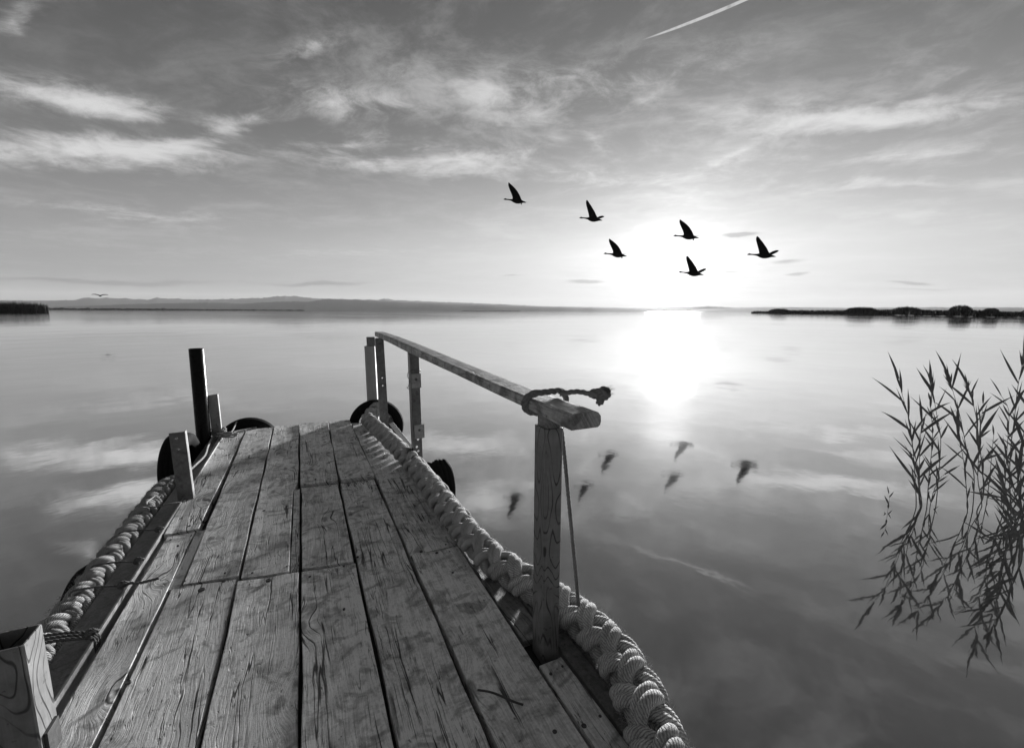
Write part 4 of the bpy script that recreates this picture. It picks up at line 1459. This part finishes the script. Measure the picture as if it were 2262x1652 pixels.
# ================================================================== birds
def goose(u, v, dist, pose, label, s=0.93):
    p = at_dist(u, v, dist)
    b = MB()
    # body, neck and head in one loft along x (head to -x)
    st = [(-0.50, 0.020, 0.002, 0.002), (-0.47, 0.023, 0.010, 0.008), (-0.445, 0.028, 0.018, 0.018), (-0.41, 0.028, 0.021, 0.020), (-0.385, 0.020, 0.015, 0.014), (-0.33, 0.014, 0.013, 0.013), (-0.26, 0.004, 0.016, 0.016),
          (-0.19, -0.008, 0.032, 0.030), (-0.12, -0.022, 0.060, 0.058), (-0.03, -0.036, 0.078, 0.075), (0.06, -0.045, 0.078, 0.072), (0.14, -0.052, 0.062, 0.055), (0.21, -0.062, 0.042, 0.034), (0.27, -0.076, 0.040, 0.020), (0.325, -0.090, 0.046, 0.006), (0.335, -0.092, 0.040, 0.002)]
    n = 12
    for x, z, ry, rz in st:
        f = 1.55 if x < -0.2 else 1.22
        for k in range(n):
            a = 2 * PI * k / n
            b.v.append((x, ry * math.cos(a), z + f * rz * math.sin(a)))
    for i in range(len(st) - 1):
        for k in range(n):
            b.face([i * n + k, (i + 1) * n + k, (i + 1) * n + (k + 1) % n, i * n + (k + 1) % n], None, True)
    b.face(list(range(n)))
    b.face([(len(st) - 1) * n + k for k in range(n)][::-1])

    def wing(lead, trail, side, spread):
        # lead / trail: outlines (x, z) from root to tip; side -1 towards the viewer
        i0 = len(b.v)
        m = len(lead)
        for k in range(m):
            f = k / (m - 1)
            y = side * (0.02 + spread * f)
            (xa, za), (xb, zb) = lead[k], trail[k]
            za, zb = za * 0.88, zb * 0.88
            th = 0.012 * (1 - 0.75 * f)
            for q in range(5):
                t = q / 4
                b.v.append((xa + (xb - xa) * t, y - th * math.sin(PI * t) ** 0.7 - 0.0008, za + (zb - za) * t))
            for q in range(4, -1, -1):
                t = q / 4
                b.v.append((xa + (xb - xa) * t, y + th * math.sin(PI * t) ** 0.7 + 0.0008, za + (zb - za) * t))
        for k in range(m - 1):
            for q in range(10):
                q2 = (q + 1) % 10
                b.face([i0 + k * 10 + q, i0 + k * 10 + q2, i0 + (k + 1) * 10 + q2, i0 + (k + 1) * 10 + q], None, True)
        b.face([i0 + q for q in range(10)])
        b.face([i0 + (m - 1) * 10 + q for q in range(10)])
    if pose == 'A':
        wing([(-0.16, -0.02), (-0.165, 0.10), (-0.20, 0.19), (-0.245, 0.28), (-0.285, 0.37), (-0.310, 0.44), (-0.312, 0.49), (-0.298, 0.515)],
             [(0.18, -0.03), (0.13, 0.08), (0.085, 0.165), (0.015, 0.27), (-0.06, 0.35), (-0.15, 0.425), (-0.225, 0.475), (-0.285, 0.512)], -1, 0.55)
        wing([(0.0, -0.02), (0.16, 0.022), (0.30, 0.040), (0.42, 0.044)], [(0.14, -0.045), (0.22, 0.005), (0.31, 0.028), (0.43, 0.038)], 1, 0.5)
        b.tube([Vector((0.15, 0.0, -0.09)), Vector((0.165, 0.0, -0.14)), Vector((0.16, 0, -0.165))], [0.018, 0.02, 0.012], 6)
    else:
        wing([(-0.13, -0.01), (-0.155, 0.10), (-0.18, 0.20), (-0.215, 0.32), (-0.245, 0.42), (-0.262, 0.50), (-0.258, 0.56), (-0.238, 0.58)],
             [(0.18, -0.03), (0.12, 0.07), (0.065, 0.19), (-0.01, 0.31), (-0.075, 0.41), (-0.135, 0.485), (-0.175, 0.54), (-0.218, 0.575)], -1, 0.5)
        wing([(0.02, 0.0), (0.13, 0.05), (0.24, 0.135), (0.33, 0.185), (0.40, 0.195)], [(0.14, -0.03), (0.24, 0.0), (0.33, 0.065), (0.39, 0.12), (0.415, 0.185)], 1, 0.55)
    o = b.build('flying_goose', 'bird', loc=p)
    o.scale = (s, s, s)
    o.rotation_euler = (0, 0, -math.atan2(p.x, p.y))
    return tag(o, label, 'bird', 'geese flying in front of the sun')


D_G = 15.5
goose(1142, 442, D_G, 'A', 'leftmost and highest of the flying geese')
goose(1310, 482, D_G, 'B', 'second highest goose, just right of the leftmost one')
goose(1521, 521, D_G, 'A', 'goose above the low one, right in the sun glow')
goose(1364, 561, D_G, 'A', 'lower goose at the left rim of the sun glow')
goose(1688, 562, D_G, 'B', 'rightmost of the flying geese')
goose(1532, 602, D_G, 'B', 'lowest of the flying geese, nearest the horizon')
# far gull over the left hills
p = at_dist(221, 652.5, 60)
b = MB()
wl = [(-0.62, 0.06), (-0.48, 0.09), (-0.26, 0.075), (-0.1, 0.0), (0.0, -0.03), (0.1, 0.0), (0.26, 0.075), (0.48, 0.09), (0.62, 0.05)]
for x, z in wl:
    w = 0.035 + 0.05 * (1 - abs(x) / 0.62)
    for yy, zz in ((-0.09, 0), (0.0, w * 0.6), (0.09, 0), (0.0, -w * 0.6)):
        b.v.append((x, yy, z + zz))
for i in range(len(wl) - 1):
    for k in range(4):
        b.face([i * 4 + k, (i + 1) * 4 + k, (i + 1) * 4 + (k + 1) % 4, i * 4 + (k + 1) % 4], None, True)
b.face([0, 1, 2, 3])
b.face([32, 33, 34, 35])
b.tube([Vector((0.02, -0.25, -0.03)), Vector((0, -0.1, -0.05)), Vector((0, 0.1, -0.05)), Vector((0, 0.3, -0.03))], [0.02, 0.07, 0.06, 0.015], 8)
o = b.build('flying_gull', 'bird', loc=p)
o.rotation_euler = (0, 0, -math.atan2(p.x, p.y) + 0.3)
tag(o, 'small gull gliding above the hills far to the left', 'bird')

# ================================================================== haze
HZ = 24600.0
b = MB().box(-HZ, HZ, -HZ, HZ, WATER - 1.0, 720.0)
me_haze = bpy.data.materials.new('haze_air')
me_haze.use_nodes = True
gg = G(me_haze.node_tree)
o_ = gg.node('ShaderNodeOutputMaterial')
pv = gg.node('ShaderNodeVolumePrincipled')
pv.inputs['Color'].default_value = (0.9, 0.9, 0.9, 1)
pv.inputs['Density'].default_value = 2.3e-5
pv.inputs['Anisotropy'].default_value = 0.1
gg.t.links.new(pv.outputs[0], o_.inputs['Volume'])
MT['haze'] = me_haze
hz = b.build('haze', 'haze')
hz['kind'] = 'stuff'
